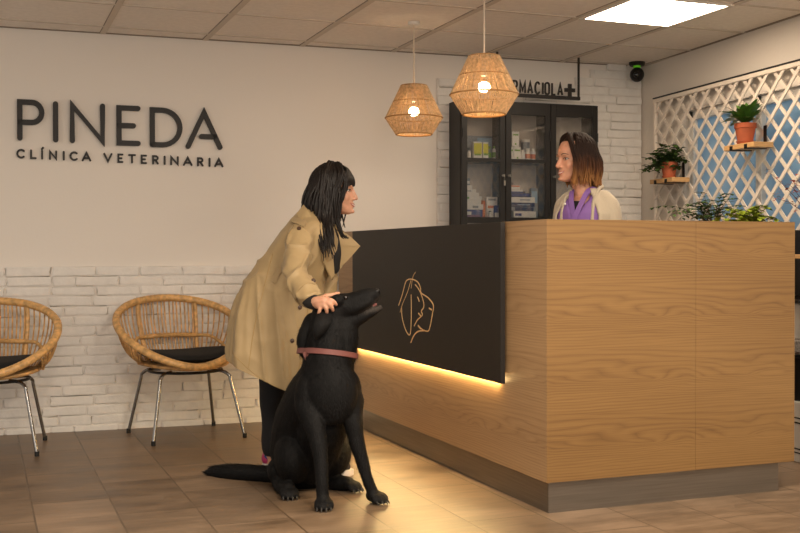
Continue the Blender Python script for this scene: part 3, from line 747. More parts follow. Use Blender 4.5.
bottle('orange and white jar at the right end of the upper middle shelf', .622, .13, s1, .019, .085, m_white, m_white, m_orange, 'jar')
t = item('glass_tumbler', 'clear glass canister behind the orange jars', 'canister', .60, .26, s1, [('canister_body', MB().lathe([(0, 0), (.028, 0), (.029, .135), (.027, .135), (.025, .006), (0, .006)], 20), m_grey), ('lid', MB().lathe([(0, .136), (.031, .136), (.031, .152), (0, .152)], 20), m_white)])
# lower left: a stepped pile of cartons
pile = [(.145, .052, m_blue, [(m_white, .12, .4, .25, .75)], 'blue'), (.150, .036, m_white, [(m_grey, .45, .75, .3, .7)], 'white with grey print'), (.135, .030, m_white, None, 'plain white'), (.140, .022, m_white, [(m_lgreen, .05, .3, .2, .8)], 'white with green corner'),
        (.118, .024, m_white, None, 'slightly shorter plain white'), (.095, .022, m_white, [(m_grey, .1, .6, .3, .6)], 'short white'), (.066, .026, m_white, None, 'narrow white'), (.050, .046, m_grey, [(m_white, .1, .9, .2, .6)], 'small grey')]
z = s2
ordn = ['bottom', 'second from the bottom', 'third from the bottom', 'fourth from the bottom', 'fifth from the bottom', 'sixth from the bottom', 'seventh from the bottom', 'top']
for k, (w, h, m, b, nm) in enumerate(pile):
    carton('%s box, %s of the stepped pile, lower left' % (nm, ordn[k]), .070 + w / 2, .13, z, w, .10, h, m, b); z += h + .0005
carton('white and yellow carton standing at the right of the lower left compartment', .290, .12, s2, .088, .05, .140, m_white, [(m_orange, .1, .7, .45, .58), (m_grey, .15, .85, .82, .92)], rot=.1)
carton('dark blue little box in front of the white and yellow carton', .318, .07, s2 + .0, .036, .03, .082, m_blue, [(m_white, .0, 1, 0, .4)])
carton('orange little box between the stepped pile and the white carton', .238, .15, s2, .026, .05, .115, m_orange)
carton('violet packet lying at the foot of the stepped pile', .135, .055, s2, .10, .03, .016, m_purple)
bottle('small white tub on the floor of the lower left compartment', .268, .06, s2, .017, .045, m_white, m_grey, None, 'tub')
# lower middle: flat boxes in a pile, a tuft of dark twigs on top
flat = [(.178, .044, .03, m_white, [(m_blue, .06, .35, .3, .7)], 'white'), (.198, .030, .0, m_grey, [(m_navy, .2, .95, .1, .9)], 'grey and navy'), (.198, .028, .0, m_navy, [(m_paleb, .3, .8, .4, .6)], 'navy blue'), (.200, .037, .0, m_white, [(m_grey, .4, .8, .4, .6)], 'broad white'),
        (.168, .028, -.0, m_navy, [(m_blue, .1, .9, .2, .8)], 'short navy'), (.105, .022, .0, m_white, [(m_blue, .0, 1, .0, .4)], 'white and blue'), (.082, .030, .0, m_white, [(m_orange, .05, .95, .6, .9)], 'orange edged white')]
z = s2; ordn = ['bottom', 'second from the bottom', 'third from the bottom', 'middle', 'third from the top', 'second from the top', 'topmost']
for k, (w, h, dx, m, b, nm) in enumerate(flat):
    carton('%s flat box, %s of the lower middle pile' % (nm, ordn[k]), .425 + dx + w / 2 - .005, .13, z, w, .12, h, m, b); z += h + .0005
carton('pale green glassy carton right of the flat boxes, lower middle compartment', .632, .16, s2, .054, .06, .205, m_grey, [(m_lgreen, .1, .5, .05, .4), (m_paleb, .1, .9, .5, .9)])
tw = MB(); rr = random.Random(8)
for k in range(60):
    a = V((rr.uniform(-.05, .07), rr.uniform(-.012, .012), 0)); hgt = .10 * max(.25, 1 - abs(a.x + .03) * 8)
    tw.tube([a, a + V((rr.uniform(-.012, .012), rr.uniform(-.012, .012), hgt * rr.uniform(.5, 1)))], [.004, .0015], 5)
o = item('dried_sprig', 'tuft of dark dried twigs on the pile of flat boxes', 'dried plant', .508, .21, s2 + .155, [('twig_bundle', tw, m_twig)])
# ------------------------------------------------------------------ white lattice in front of the window
TX = RIGHT_X - .055; TY0, TY1, TZ0, TZ1 = 3.3, 6.735, .80, 2.160
tr = thing('lattice_trellis', 'white wooden diamond lattice across the right wall window', 'trellis', Matrix.Identity(4))
q = MB()
for y in (TY0, TY1 - .022): q.box(TX - .012, TX + .012, y, y + .022, TZ0, TZ1, bev=.002)
q.box(TX - .014, TX + .014, TY0, TY1, TZ1 - .026, TZ1, bev=.002); q.box(TX - .012, TX + .012, TY0, TY1, TZ0, TZ0 + .022, bev=.002); q.build('frame', m_slat, tr)
q = MB(); q.tube([(TX + .03, TY0, TZ1 + .014), (TX + .03, TY1, TZ1 + .014)], .006, 6); q.box(TX - .01, TX + .05, TY0, TY1 + .01, TZ1 + .004, TZ1 + .012); q.build('dark_strip', m_black, tr)  # black rod and flat strip, drawn for the dark line above the top rail
def slats(sgn, x, name):
    mb = MB(); ang = radians(SL_ANG); hh = TZ1 - TZ0 - .03; run = hh / math.tan(ang); y = TY0 - run
    while y < TY1 + run:
        a = V((x, y, TZ0 + .01)); b = V((x, y + sgn * run, TZ1 - .015)); 
        # clip to the frame
        def clip(p, q_):
            t0, t1 = 0, 1; d = q_.y - p.y
            for lim, s_ in ((TY0 + .005, 1), (TY1 - .005, -1)):
                if (p.y - lim) * s_ < 0 and (q_.y - lim) * s_ < 0: return None
                if (p.y - lim) * s_ < 0: t0 = max(t0, (lim - p.y) / d)
                elif (q_.y - lim) * s_ < 0: t1 = min(t1, (lim - p.y) / d)
            return (p.lerp(q_, t0), p.lerp(q_, t1)) if t1 > t0 else None
        c = clip(a, b)
        if c and (c[1] - c[0]).length > .03:
            d = (c[1] - c[0]).normalized(); n = V((0, -d.z, d.y)); w = n * .0115; e = V((.0035, 0, 0))
            vs = [c[0] - w - e, c[0] + w - e, c[0] + w + e, c[0] - w + e, c[1] - w - e, c[1] + w - e, c[1] + w + e, c[1] - w + e]
            mb.add(vs, [(3, 2, 1, 0), (4, 5, 6, 7), (0, 1, 5, 4), (1, 2, 6, 5), (2, 3, 7, 6), (3, 0, 4, 7)])
        y += SL_P
    mb.build(name, m_slat, tr, 0)
SL_ANG, SL_P = 45, .15
slats(-1, TX - .0038, 'lattice'); slats(1, TX + .0038, 'lattice')

# ------------------------------------------------------------------ bracket shelves on the lattice
def wall_shelf(y0, y1, z, label):
    t = thing('wall_shelf', label, 'shelf', Matrix.Translation((TX - .012, (y0 + y1) / 2, z)), 'small oak shelves on the lattice')
    h = (y1 - y0) / 2; MB().box(-.135, -.001, -h, h, -.030, 0, bev=.002).build('board', m_shelf, t)
    for s_ in (-.48, .48):
        y = s_ * h; q = MB().box(-.139, -.002, y - .013, y + .013, -.0345, -.0305).box(-.1395, -.1355, y - .013, y + .013, -.0345, -.008).box(-.006, -.0015, y - .013, y + .013, -.034, .105)
        q.build('bracket', m_black, t, 0)
wall_shelf(6.262, 6.545, 1.583, 'small oak shelf with black brackets, the further and lower of two')
wall_shelf(5.375, 5.675, 1.728, 'small oak shelf with black brackets, the nearer and higher of two')
def pot(t, r, h, m=None, saucer=True):
    m = m or m_terra; z = .012 if saucer else 0
    if saucer: MB().lathe([(0, .0), (r * .72, .0), (r * .86, .016), (r * .82, .017), (r * .7, .006), (0, .006)], 28).build('saucer', m, t)
    MB().lathe([(0, z), (r * .70, z), (r * .94, z + h * .72), (r * .95, z + h * .74), (r * .90, z + h), (r * .86, z + h), (r * .84, z + h * .9), (0, z + h * .9)], 28).build('pot', m, t)
    MB().lathe([(r * .945, z + h * .72), (r * 1.02, z + h * .74), (r * 1.03, z + h * .99), (r * .99, z + h), (r * .88, z + h), (r * .88, z + h * .74)], 28).build('pot_rim', m, t)
    MB().lathe([(0, z + h * .93), (r * .86, z + h * .91)], 20).build('soil', m_soil, t, 0)
    return z + h * .92
def leaf(mb, base, d, up, L, W, bend=.3, seg=4, mi=0, tip=1.0):
    d = V(d).normalized(); up = V(up); sd = d.cross(up)
    if sd.length < 1e-4: sd = d.orthogonal()
    sd.normalize(); up = sd.cross(d).normalized(); rows = []
    for i in range(seg + 1):
        f = i / seg; w = W * (sin(pi * min(1, f * .92 + .06)) ** .75) * (1 if f < .99 else .1)
        c = V(base) + d * (L * f) - up * (bend * L * f * f)
        rows.append([c - sd * w / 2 + up * w * .12, c, c + sd * w / 2 + up * w * .12])
    mb.sheet(rows, 0, mi)
def plant(name, label, cat, M, potr, poth, fn, m_leaf, seed, grp=None, potm=None, saucer=True):
    t = thing(name, label, cat, M, grp); zz = pot(t, potr, poth, potm, saucer); rr = random.Random(seed); lv, st = MB(), MB()
    fn(lv, st, zz, rr); st.build('stem', m_stem, t, 60); lv.build('foliage', m_leaf, t, 60); return t
def bushy(lv, st, z, rr):
    for k in range(46):
        a = rr.uniform(0, 2 * pi); el = rr.uniform(.05, 1.2); L = rr.uniform(.09, .20)
        d = V((cos(a) * cos(el), sin(a) * cos(el), sin(el) * .9)); d.x *= .2 if d.x > 0 else 1; p0 = V((rr.uniform(-.02, .02), rr.uniform(-.02, .02), z))
        tipz = -L * .45 * (1 - el / 1.3); P = [p0 + d * (L * f) + V((0, 0, tipz * f * f)) for f in (0, .33, .66, 1)]
        st.tube(P, [.0022, .0018, .0014, .0008], 5)
        for f in (.35, .5, .62, .74, .86, .95, 1.0):
            c = p0 + d * (L * f) + V((0, 0, tipz * f * f))
            for s_ in (0, 1):
                b = rr.uniform(0, 2 * pi); leaf(lv, c, (cos(b), sin(b), rr.uniform(-.3, .5)), (0, 0, 1), rr.uniform(.030, .048), rr.uniform(.022, .034), .25)
def rosette(lv, st, z, rr):
    for k in range(40):
        a = k * 2.4; el = rr.uniform(.35, 1.3); L = rr.uniform(.10, .15); d = V((cos(a) * cos(el) * (.08 if cos(a) > 0 else 1), sin(a) * cos(el), sin(el)))
        leaf(lv, V((cos(a) * .012, sin(a) * .012, z + .005 + .03 * rr.random())), d, (0, 0, 1), L, rr.uniform(.040, .056), .40, 6)
    st.tube([(0, 0, z - .005), (0, 0, z + .04)], .006, 6)
def frond(lv, st, z, rr):
    for k in range(24):
        a = rr.uniform(0, 2 * pi); L = rr.uniform(.28, .50); el = rr.uniform(.5, 1.25); d = V((cos(a) * cos(el) * (.4 if cos(a) > 0 else 1), sin(a) * cos(el), sin(el))); P = []
        for i in range(9):
            f = i / 8; P.append(V((0, 0, z)) + d * (L * f) - V((0, 0, L * .45 * f * f)))
        st.tube(P, [.002] * 5 + [.0012] * 4, 5)
        for i in range(2, 9):
            dd = (P[i] - P[i - 1]).normalized(); sd = dd.cross(V((0, 0, 1))); sd = sd.normalized() if sd.length > 1e-3 else V((1, 0, 0))
            for s_ in (-1, 1): leaf(lv, P[i], dd * .7 + sd * s_ - V((0, 0, .15)), (0, 0, 1), .075 * (1.15 - i / 12), .019, .2, 3)
def trailing(lv, st, z, rr):
    for k in range(34):
        a = rr.uniform(0, 2 * pi); L = rr.uniform(.18, .36); el = rr.uniform(.5, 1.25); d = V((cos(a) * cos(el) * (.4 if cos(a) > 0 else 1), sin(a) * cos(el), sin(el)))
        P = [V((0, 0, z)) + d * (L * f) - V((0, 0, L * .45 * f * f)) for f in (0, .25, .5, .75, 1)]
        st.tube(P, .0016, 5)
        for p in P[1:]:
            for s_ in (0, 1):
                b = rr.uniform(0, 2 * pi); leaf(lv, p, (cos(b), sin(b), rr.uniform(-.2, .5)), (0, 0, 1), rr.uniform(.034, .055), rr.uniform(.026, .038), .3)
plant('potted_plant', 'bushy dark green plant in a terracotta pot on the further shelf', 'potted plant', frame(TX - .085, 6.40, 0, 1.5845), .056, .095, bushy, m_leaf_d, 4)
plant('potted_plant', 'broad-leaved bright green plant in a terracotta pot on the nearer shelf', 'potted plant', frame(TX - .094, 5.535, .0, 1.7295), .063, .110, rosette, m_leaf_m, 6)
# low black sideboard along the window wall, behind the counter
SB = frame(3.55, 4.60, 0); SW, SLn, SHt = .32, 1.68, 1.075
sb = thing('sideboard', 'low black sideboard with a pale top edge behind the counter, by the lattice', 'sideboard', SB)
MB().box(0, SW, 0, SLn, SHt - .022, SHt, bev=.002).build('sideboard_top', m_shelf, sb)
q = MB().box(.005, SW - .005, .005, .025, .845, SHt - .022).box(.005, SW - .005, SLn - .025, SLn - .005, .0, SHt - .022).box(.005, SW - .005, .025, SLn - .025, .845, .865).box(SW - .02, SW - .005, .025, SLn - .025, .865, SHt - .022); q.build('carcass', m_black, sb, 0)
MB().box(.005, SW - .005, .01, SLn - .025, .575, .635, bev=.003).build('lower_shelf', mat('speckled_stone', (128, 124, 120), .6, var=.35, vscale=120), sb)
for k in range(3):
    y = .03 + k * .54; d = MB().box(.0, .006, y, y + .53, .868, SHt - .026, bev=.001).build('drawer', m_black, sb); MB().tube([(-.001, y + .2, .95), (-.012, y + .2, .95), (-.012, y + .28, .95), (-.001, y + .28, .95)], .003, 6).build('handle', m_chrome, d)
for y in (.012, .72):
    for x in (.006, SW - .036): MB().box(x, x + .03, y, y + .03, 0, .845).build('leg', m_black, sb, 0)
t = thing('document_tray', 'black box standing on the near end of the sideboard at the right picture edge', 'box', SB @ Matrix.Translation((.03, .30, SHt)))
q = MB().box(0, .25, 0, .22, 0, .008).box(0, .25, 0, .008, .008, .13).box(0, .25, .212, .22, .008, .13).box(.0, .008, .008, .212, .008, .13).box(.242, .25, .008, .212, .008, .13); q.build('tray_body', m_black, t, 0)
t = thing('white_appliance', 'white appliance with round dials on the shelf under the sideboard drawers', 'appliance', SB @ Matrix.Translation((.045, .05, .636)))
MB().box(0, .23, 0, .30, 0, .185, bev=.01, seg=2).build('housing', m_white, t)
for k in range(3): MB().tube([(.045 + .06 * k, .0, .13), (.045 + .06 * k, -.012, .13)], .018, 16).build('dial', m_grey, t, 40)
t = thing('storage_bin', 'black bin under the sideboard on top of the striped white box', 'bin', SB @ Matrix.Translation((.05, .06, .311)))
q = MB().lathe([(0, 0), (.09, 0), (.105, .22), (.108, .225), (.1, .225), (.086, .008), (0, .008)], 24, (.11, .15, 0)); q.build('bin_body', m_black, t)
t = thing('storage_box', 'white box with thin black stripes on the floor below the sideboard', 'box', SB @ Matrix.Translation((.05, .045, 0)))
MB().box(0, .23, 0, .33, 0, .31, bev=.003).build('box_body', m_white, t)
q = MB()
for z in (.045, .065, .20, .225): q.box(-.0012, .2312, -.0012, .3312, z, z + .007)
q.build('stripes', m_black, t, 0)
def branches(lv, st, z, rr):
    for k in range(13):
        a = rr.uniform(0, 2 * pi); el = rr.uniform(.5, 1.25); L = rr.uniform(.22, .50); d = V((cos(a) * cos(el) * (.25 if cos(a) > 0 else .7), sin(a) * cos(el), sin(el))); p0 = V((0, 0, z * .6))
        P = [p0 + V((0, 0, z * .4)) * min(1, f * 4) + d * (L * f) + V((rr.uniform(-.012, .012), rr.uniform(-.012, .012), -.05 * f * f)) for f in (0, .25, .45, .65, .85, 1)]
        st.tube(P, [.0022, .002, .0017, .0014, .0011, .0008], 5)
        for p in P[2:]:
            for s_ in range(3):
                b = rr.uniform(0, 2 * pi); q = p + V((rr.uniform(-.02, .02), rr.uniform(-.02, .02), rr.uniform(-.02, .02))); leaf(lv, q, (cos(b), sin(b), rr.uniform(-.2, .8)), (0, 0, 1), rr.uniform(.02, .034), rr.uniform(.011, .018), .3, 3)
t = thing('branch_vase', 'vase of thin branches with small reddish leaves at the right picture edge', 'vase of branches', SB @ Matrix.Translation((.17, .16, SHt + .001)))
m_vase = mat('olive_glaze', (96, 90, 44), .35)
MB().lathe([(0, 0), (.045, 0), (.062, .05), (.058, .12), (.034, .17), (.036, .19), (.030, .19), (.028, .165), (.05, .11), (.05, .02), (0, .015)], 24).build('vase', m_vase, t)
rr = random.Random(5); lv, st = MB(), MB(); branches(lv, st, .18, rr); st.build('branch', m_twig, t, 60); lv.build('foliage', m_red, t, 60)
plant('potted_fern', 'dark feathery fern standing behind the counter, left of the lime green plant', 'potted plant', frame(3.69, 5.64, 0, SHt + .001), .085, .17, frond, m_leaf_d, 21, None, m_black, False)
plant('trailing_plant', 'lime green leafy plant peeping over the counter, right of the fern', 'potted plant', frame(3.69, 5.26, 0, SHt + .001), .085, .16, trailing, m_leaf_l, 9, None, m_terra, False)
# ------------------------------------------------------------------ people: a shared head
def head_shapes(mb, M, k=1.0):
    """skull, face, jaw, nose, ears and lips as closed overlapping shapes; x forward, y left, origin between the ears"""
    old = mb.T; mb.T = M @ Matrix.Scale(k, 4)
    sl = [  # z, front x, back x, half width
        (-.112, .072, .036, .014), (-.104, .084, .018, .028), (-.088, .087, -.004, .040), (-.070, .083, -.022, .049), (-.055, .087, -.036, .055), (-.040, .086, -.050, .060),
        (-.020, .084, -.074, .065), (.000, .080, -.090, .069), (.018, .086, -.098, .072), (.040, .087, -.103, .075), (.062, .080, -.100, .074), (.085, .064, -.086, .066), (.104, .036, -.062, .048), (.116, .006, -.034, .026), (.119, -.004, -.020, .010)]
    n = 28; rs = []
    for z, xf, xb, w in sl:
        r = []; cx = (xf + xb) / 2; hx = (xf - xb) / 2
        for i in range(n):
            a = 2 * pi * i / n; c, s_ = cos(a), sin(a)
            e = 2 / 2.25
            x = cx + hx * math.copysign(abs(c) ** e, c); y = w * math.copysign(abs(s_) ** e, s_)
            y *= 1 - .22 * max(0, c) ** 2
            r.append(V((x, y, z)))
        rs.append(r)
    mb.rings(rs)
    mb.limb([(.078, 0, .012, .0085), (.090, 0, -.012, .009), (.099, 0, -.028, .0095), (.101, 0, -.034, .0100)], 10, 3)
    for s_ in (-1, 1):
        mb.ball((.0905, s_ * .0115, -.0375), (.010, .0070, .0070), 10, 8)
        mb.ball((.0765, s_ * .028, .021), (.009, .019, .006), 10, 8)                   # brow ridge
        mb.ball((.0545, s_ * .035, -.028), (.021, .023, .030), 14, 10)                  # cheek
        mb.ball((-.008, s_ * .074, -.012), (.018, .008, .030), 12, 8)                 # ear
    mb.ball((.086, 0, -.098), (.011, .016, .010), 10, 8)                              # chin
    mb.limb([(.072, -.024, -.0580, .0040), (.085, -.011, -.0630, .0055), (.0895, 0, -.0640, .0058), (.085, .011, -.0630, .0055), (.072, .024, -.0580, .0040)], 8, 3)
    mb.limb([(.072, -.023, -.0630, .0040), (.083, -.011, -.0730, .0056), (.0870, 0, -.0750, .0060), (.083, .011, -.0730, .0056), (.072, .023, -.0630, .0040)], 8, 3)
    mb.T = old
def head_details(root, M, k=1.0):
    """eyes, brows, lips and teeth laid onto the finished face"""
    from mathutils.bvhtree import BVHTree
    T = M @ Matrix.Scale(k, 4); Ti = T.inverted(); me = root.data
    bv = BVHTree.FromPolygons([Ti @ v.co for v in me.vertices], [tuple(p.vertices) for p in me.polygons])
    def on(y, z, off=0.0):
        h_ = bv.ray_cast(V((.25, y, z)), V((-1, 0, 0)), .3); n = h_[1] if h_[0] is not None else V((1, 0, 0)); p = h_[0] if h_[0] is not None else V((.07, y, z))
        return p + n * off
    def line(pts, rad, mt, name, par, off=0.0):
        q = MB(); q.T = T; pp = smooth_pts([V((0, y, z)) for y, z in pts], 5); m = len(pp)
        q.tube([on(p.y, p.z, off) for p in pp], [rad * (.35 + .65 * sin(pi * min(1, max(0, i / (m - 1)))) ** .6) for i in range(m)], 7, round_caps=True); return q.build(name, mt, par, 70)
    for s_ in (-1, 1):
        c = on(s_ * .031, .001)
        q = MB(); q.T = T; q.ball(c - V((.0106, -s_ * .0008, 0)), (.0118, .0118, .0098), 18, 12); e = q.build('eye', m_eye_white, root, 60)
        q = MB(); q.T = T; q.ball(c - V((.0040, -s_ * .0006, 0)), (.0068, .0062, .0064), 14, 10); q.build('iris', m_eye_dark, e, 60)
        line([(s_ * .0185, -.001), (s_ * .025, .0055), (s_ * .033, .0066), (s_ * .0415, .0030), (s_ * .0455, -.0005)], .0021, m_brow, 'eyelash', e, .0012)
        line([(s_ * .020, -.003), (s_ * .029, -.0062), (s_ * .040, -.0038)], .0009, m_brow, 'lower_lash', e, .0006)
        line([(s_ * .013, .0205), (s_ * .024, .0255), (s_ * .036, .0265), (s_ * .047, .0200)], .0023, m_brow, 'eyebrow', root, .0004)
    line([(-.0235, -.0590), (-.013, -.0655), (0, -.0672), (.013, -.0655), (.0235, -.0590)], .0030, m_teeth, 'teeth', root, -.0006)
    line([(-.0255, -.0572), (-.013, -.0622), (-.004, -.0628), (0, -.0634), (.004, -.0628), (.013, -.0622), (.0255, -.0572)], .0026, m_lip, 'lips', root, .0003)
    line([(-.0250, -.0590), (-.013, -.0702), (0, -.0730), (.013, -.0702), (.0250, -.0590)], .0034, m_lip, 'lips', root, .0002)
def locks(mb, M, k, rr, n, az, starts, end_z, out, gravity_x=0, r0=.011, r1=.003, curl=.012, lift=1.0, endj=.03):
    """strands from the crown over the skull and down; az = azimuth range in degrees (0 = face)"""
    T = M @ Matrix.Scale(k, 4)
    for i in range(n):
        a = radians(rr.uniform(*az)); c, s_ = cos(a), sin(a); el0 = radians(rr.uniform(*starts)); P = []
        def skull(el, f=1.0): return V((-.012 + .104 * cos(el) * c * f * (1 if c < 0 else .95), .079 * cos(el) * s_ * f, .020 + .102 * sin(el) * f))
        for el in (el0, el0 * .6 + radians(8), radians(6)): P.append(skull(el, 1.05 * lift + rr.uniform(0, .05)))
        ez = end_z + rr.uniform(-endj, endj); q = P[-1]
        w = V((rr.uniform(-1, 1), rr.uniform(-1, 1), 0)) * curl
        base = V((q.x * out + gravity_x * .4, q.y * out, 0))
        P.append(V((base.x, base.y, q.z * .5 + ez * .5)) + w)
        P.append(V((base.x * .96 + gravity_x * .6 + rr.uniform(-1, 1) * curl, base.y * .95 + rr.uniform(-1, 1) * curl, ez)))
        W = [T @ p for p in P]; pts = smooth_pts(W, 4); m = len(pts)
        rad = [(r0 * (.55 + .45 * min(1, j / 4)) * (1 - max(0, (j / (m - 1) - .45) / .55) ** 1.3) + r1 * max(0, (j / (m - 1) - .45) / .55)) * k for j in range(m)]
        mb.tube(pts, rad, 7)
def curve_locks(mb, rr, n, ctrl, spread, r0=.010, r1=.003):
    """strands along a hand-drawn guide, scattered around it"""
    for i in range(n):
        o = V((rr.uniform(-1, 1) * spread[0], rr.uniform(-1, 1) * spread[1], rr.uniform(-1, 1) * spread[2])); P = []
        for j, p in enumerate(ctrl):
            f = .35 + .65 * j / (len(ctrl) - 1); P.append(V(p) + o * f + V((rr.uniform(-1, 1), rr.uniform(-1, 1), rr.uniform(-1, 1))) * .005)
        pts = smooth_pts(P, 4); m = int(len(pts) * rr.uniform(.74, 1)); pts = pts[:m]; mb.tube(pts, [r0 * (1 - (j / (m - 1)) ** 2.2) + r1 * (j / (m - 1)) ** 2.2 for j in range(m)], 6)

# a figure's own axes: x to the camera's right, y away from it, standing at (wx, wy); P() reads a picture point at a chosen depth
class Fig:
    def __init__(s, wx, wy):
        c, n = cos(YAW), sin(YAW); s.r = wx * c - wy * n; s.a = wx * n + wy * c; s.M = frame(wx, wy, -YAW)
        s.h = 266.5 + math.tan(PITCH) * FPX
    def P(s, px, py, w, *rad):
        k = FPX / (s.a + w); p = ((px - 400) / k - s.r, w, CAM_H + (s.h - py) / k)
        return (p + ((rad[0] / k),)) if rad else V(p)

# ------------------------------------------------------------------ woman in the trench coat
Fw = Fig(1.12, 5.23); P = Fw.P
wo = thing('person', 'woman in a beige trench coat leaning forward with a hand on the dog', 'person', Fw.M)
HM = Matrix.Translation(P(335.5, 190.5, .0)) @ Matrix.Rotation(radians(-4), 4, 'Z') @ Matrix.Rotation(radians(2), 4, 'Y'); HK = 1.03
b = MB(); head_shapes(b, HM, HK)
b.limb([P(328, 196, 0, 10.5), P(324, 212, 0, 10.5), P(316, 232, 0, 14)], 14)                                  # neck
b.limb([P(316, 234, 0, 19), P(304, 252, 0, 23), P(286, 282, 0, 22), P(272, 306, .0, 23)], 18)   # trunk
b.limb([P(304, 230, -.15, 10), P(296, 252, -.28, 9), P(294.5, 277, -.42, 8.2), P(305, 292, -.53, 6.6), P(314, 303, -.625, 5.6)], 12)          # right arm
b.limb([P(318, 236, .15, 10), P(322, 262, .20, 9), P(322, 290, .16, 8), P(318, 312, .10, 6)], 12)             # left arm, in the coat
b.limb([P(266, 308, .09, 17), P(273, 350, .10, 14), P(272, 395, .10, 10.5), P(271, 445, .10, 8.5), P(272, 462, .10, 7)], 12)
b.limb([P(268, 308, -.09, 17), P(300, 345, -.08, 14), P(320, 382, -.07, 11), P(322, 430, -.05, 9), P(322, 462, -.045, 7)], 12)
# right hand lying over the dog's head, back of the hand to the camera
W0 = -.655
for ch in ([P(311, 303, -.60, 5.2), P(317, 302, -.64, 6.0), P(324, 301, -.662, 5.4)],
           [P(313, 303.5, -.61, 4.6), P(320, 305, -.655, 4.6), P(324, 304.5, -.668, 4.2)],
           [P(318, 300, -.64, 4.2), P(326, 299.5, -.662, 3.8)],
           [P(326, 299, -.662, 2.5), P(330.8, 300, -.676, 2.4), P(334, 302, -.672, 2.2), P(336, 304.6, -.660, 1.9)],
           [P(325, 301.5, -.668, 2.6), P(329.3, 303.8, -.684, 2.5), P(331.6, 307, -.680, 2.2), P(332.8, 310.2, -.668, 1.9)],
           [P(323, 303.5, -.668, 2.5), P(325.6, 307, -.682, 2.4), P(326.6, 310.4, -.678, 2.1), P(326.8, 313.2, -.668, 1.8)],
           [P(319.5, 304.5, -.66, 2.3), P(319.8, 309, -.672, 2.1), P(318.9, 312.6, -.668, 1.9), P(318.2, 315.4, -.66, 1.6)],
           [P(318, 300, -.63, 3.0), P(325.5, 296.2, -.635, 2.6), P(332.5, 294.6, -.622, 2.2), P(338.8, 292.9, -.605, 1.7)]):
    b.limb(ch, 10, 4)
body = b.remesh('body', m_skin, wo, .0038, 5, .45)
head_details(body, HM, HK)
m_nail = mat('nail', (226, 180, 160), .3)
for px, py, w in ((335.6, 304.2, -.6665), (332.5, 309.8, -.6745), (326.8, 312.8, -.674), (318.3, 315, -.665)): MB().ball(P(px, py, w), (.0034, .0022, .0042), 8, 6).build('fingernail', m_nail, body, 60)
# hair: heavy fringe, long dark layers falling forward over the collar
rr = random.Random(12); hb = MB()
hb.T = HM @ Matrix.Scale(HK, 4); hb.ball((-.032, 0, .032), (.088, .083, .100), 24, 16); hb.T = None
hb2 = hb
locks(hb2, HM, HK, rr, 170, (66, 294), (20, 85), -.145, 1.04, .0, .0075, .002, .014)
locks(hb2, HM, HK, rr, 150, (95, 265), (30, 88), -.20, 1.12, -.004, .0078, .002, .024, endj=.06)
for s_ in (-1, 1):      # side curtains in front of the ear
    g = [HM @ (V(p) * HK) for p in ((.01, s_ * .03, .122), (.034, s_ * .074, .075), (.016, s_ * .088, .0), (-.010, s_ * .093, -.08), (-.008, s_ * .114, -.16), (-.002, s_ * .150, -.215), (.006, s_ * .166, -.275))]
    gt = [HM @ (V(p) * HK) for p in ((.022, s_ * .045, .115), (.054, s_ * .066, .065), (.056, s_ * .074, .015), (.040, s_ * .078, -.035), (.028, s_ * .080, -.075))]
    curve_locks(hb2, rr, 26, gt, (.012, .008, .012), .0052, .0014)
    curve_locks(hb2, rr, 60, g, (.020, .012, .03), .0062, .0018)
    g = [HM @ (V(p) * HK) for p in ((-.02, s_ * .03, .125), (-.03, s_ * .085, .06), (-.04, s_ * .095, -.05), (-.036, s_ * .105, -.14), (-.026, s_ * .150, -.205), (-.010, s_ * .178, -.265), (.004, s_ * .178, -.325))]
    curve_locks(hb2, rr, 60, g, (.040, .014, .03), .0066, .0018)
g = [HM @ (V(p) * HK) for p in ((.02, -.06, -.10), (.03, -.07, -.16), (.05, -.06, -.21), (.08, -.05, -.225))]
curve_locks(hb2, rr, 12, g, (.012, .012, .012), .0042, .0012)
hb2.build('hair', m_hair, wo, 80)
fr = MB()
for i in range(70):      # fringe
    y = -.062 + .124 * i / 69; j = rr.uniform(-.004, .004)
    pts = [V((.0 + j, y * .5, .124)), V((.050, y * .8, .108)), V((.079 - abs(y) * .30, y * .98, .072)), V((.0905 - abs(y) * .42, y * 1.05, .044)), V((.0925 - abs(y) * .42, y * 1.07, .026 + rr.uniform(-.006, .004)))]
    fr.tube([HM @ (p * HK) for p in smooth_pts(pts, 4)], [.0055] * 11 + [.005, .0045, .0035, .003, .002, .0012], 6)
fr.build('fringe', m_hair, wo, 80)
# trench coat
def ring(pb, pf, rw, cw=0, n=40, folds=0, ph=0, sq=2.3, shift=0):
    B, F = P(pb[0], pb[1], cw), P(pf[0], pf[1], cw); out = []
    for i in range(n):
        a = 2 * pi * i / n; e = 2 / sq; c = math.copysign(abs(cos(a)) ** e, cos(a)); s_ = math.copysign(abs(sin(a)) ** e, sin(a))
        m = 1 + folds * sin(5 * a + ph) * .5 + folds * sin(9 * a + ph * 2.1) * .35
        p = B.lerp(F, .5 + .5 * c * m); p.y += rw * s_ * m + shift; out.append(p)
    return out
cb = MB()
cb.rings([ring((229.5, 371), (322, 425), .25, 0, folds=.05, ph=.2), ring((229, 357), (322, 397), .25, 0, folds=.05, ph=.3), ring((228.5, 345), (322, 376), .25, 0, folds=.06, ph=.5), ring((232, 322), (322, 345), .24, 0, folds=.05, ph=.8), ring((238, 300), (322, 316), .222, folds=.035, ph=1.0),
          ring((246, 280), (322, 292), .20, folds=.02, ph=1.2), ring((255, 266), (325, 278), .188, folds=.015, ph=1.4), ring((266, 253), (331, 266), .19, folds=.01), ring((277, 237), (337, 252), .20), ring((288, 223), (339, 240), .195),
          ring((297, 213), (335, 229), .155), ring((303, 208), (331, 221), .09), ring((307, 205), (328, 216), .055)])
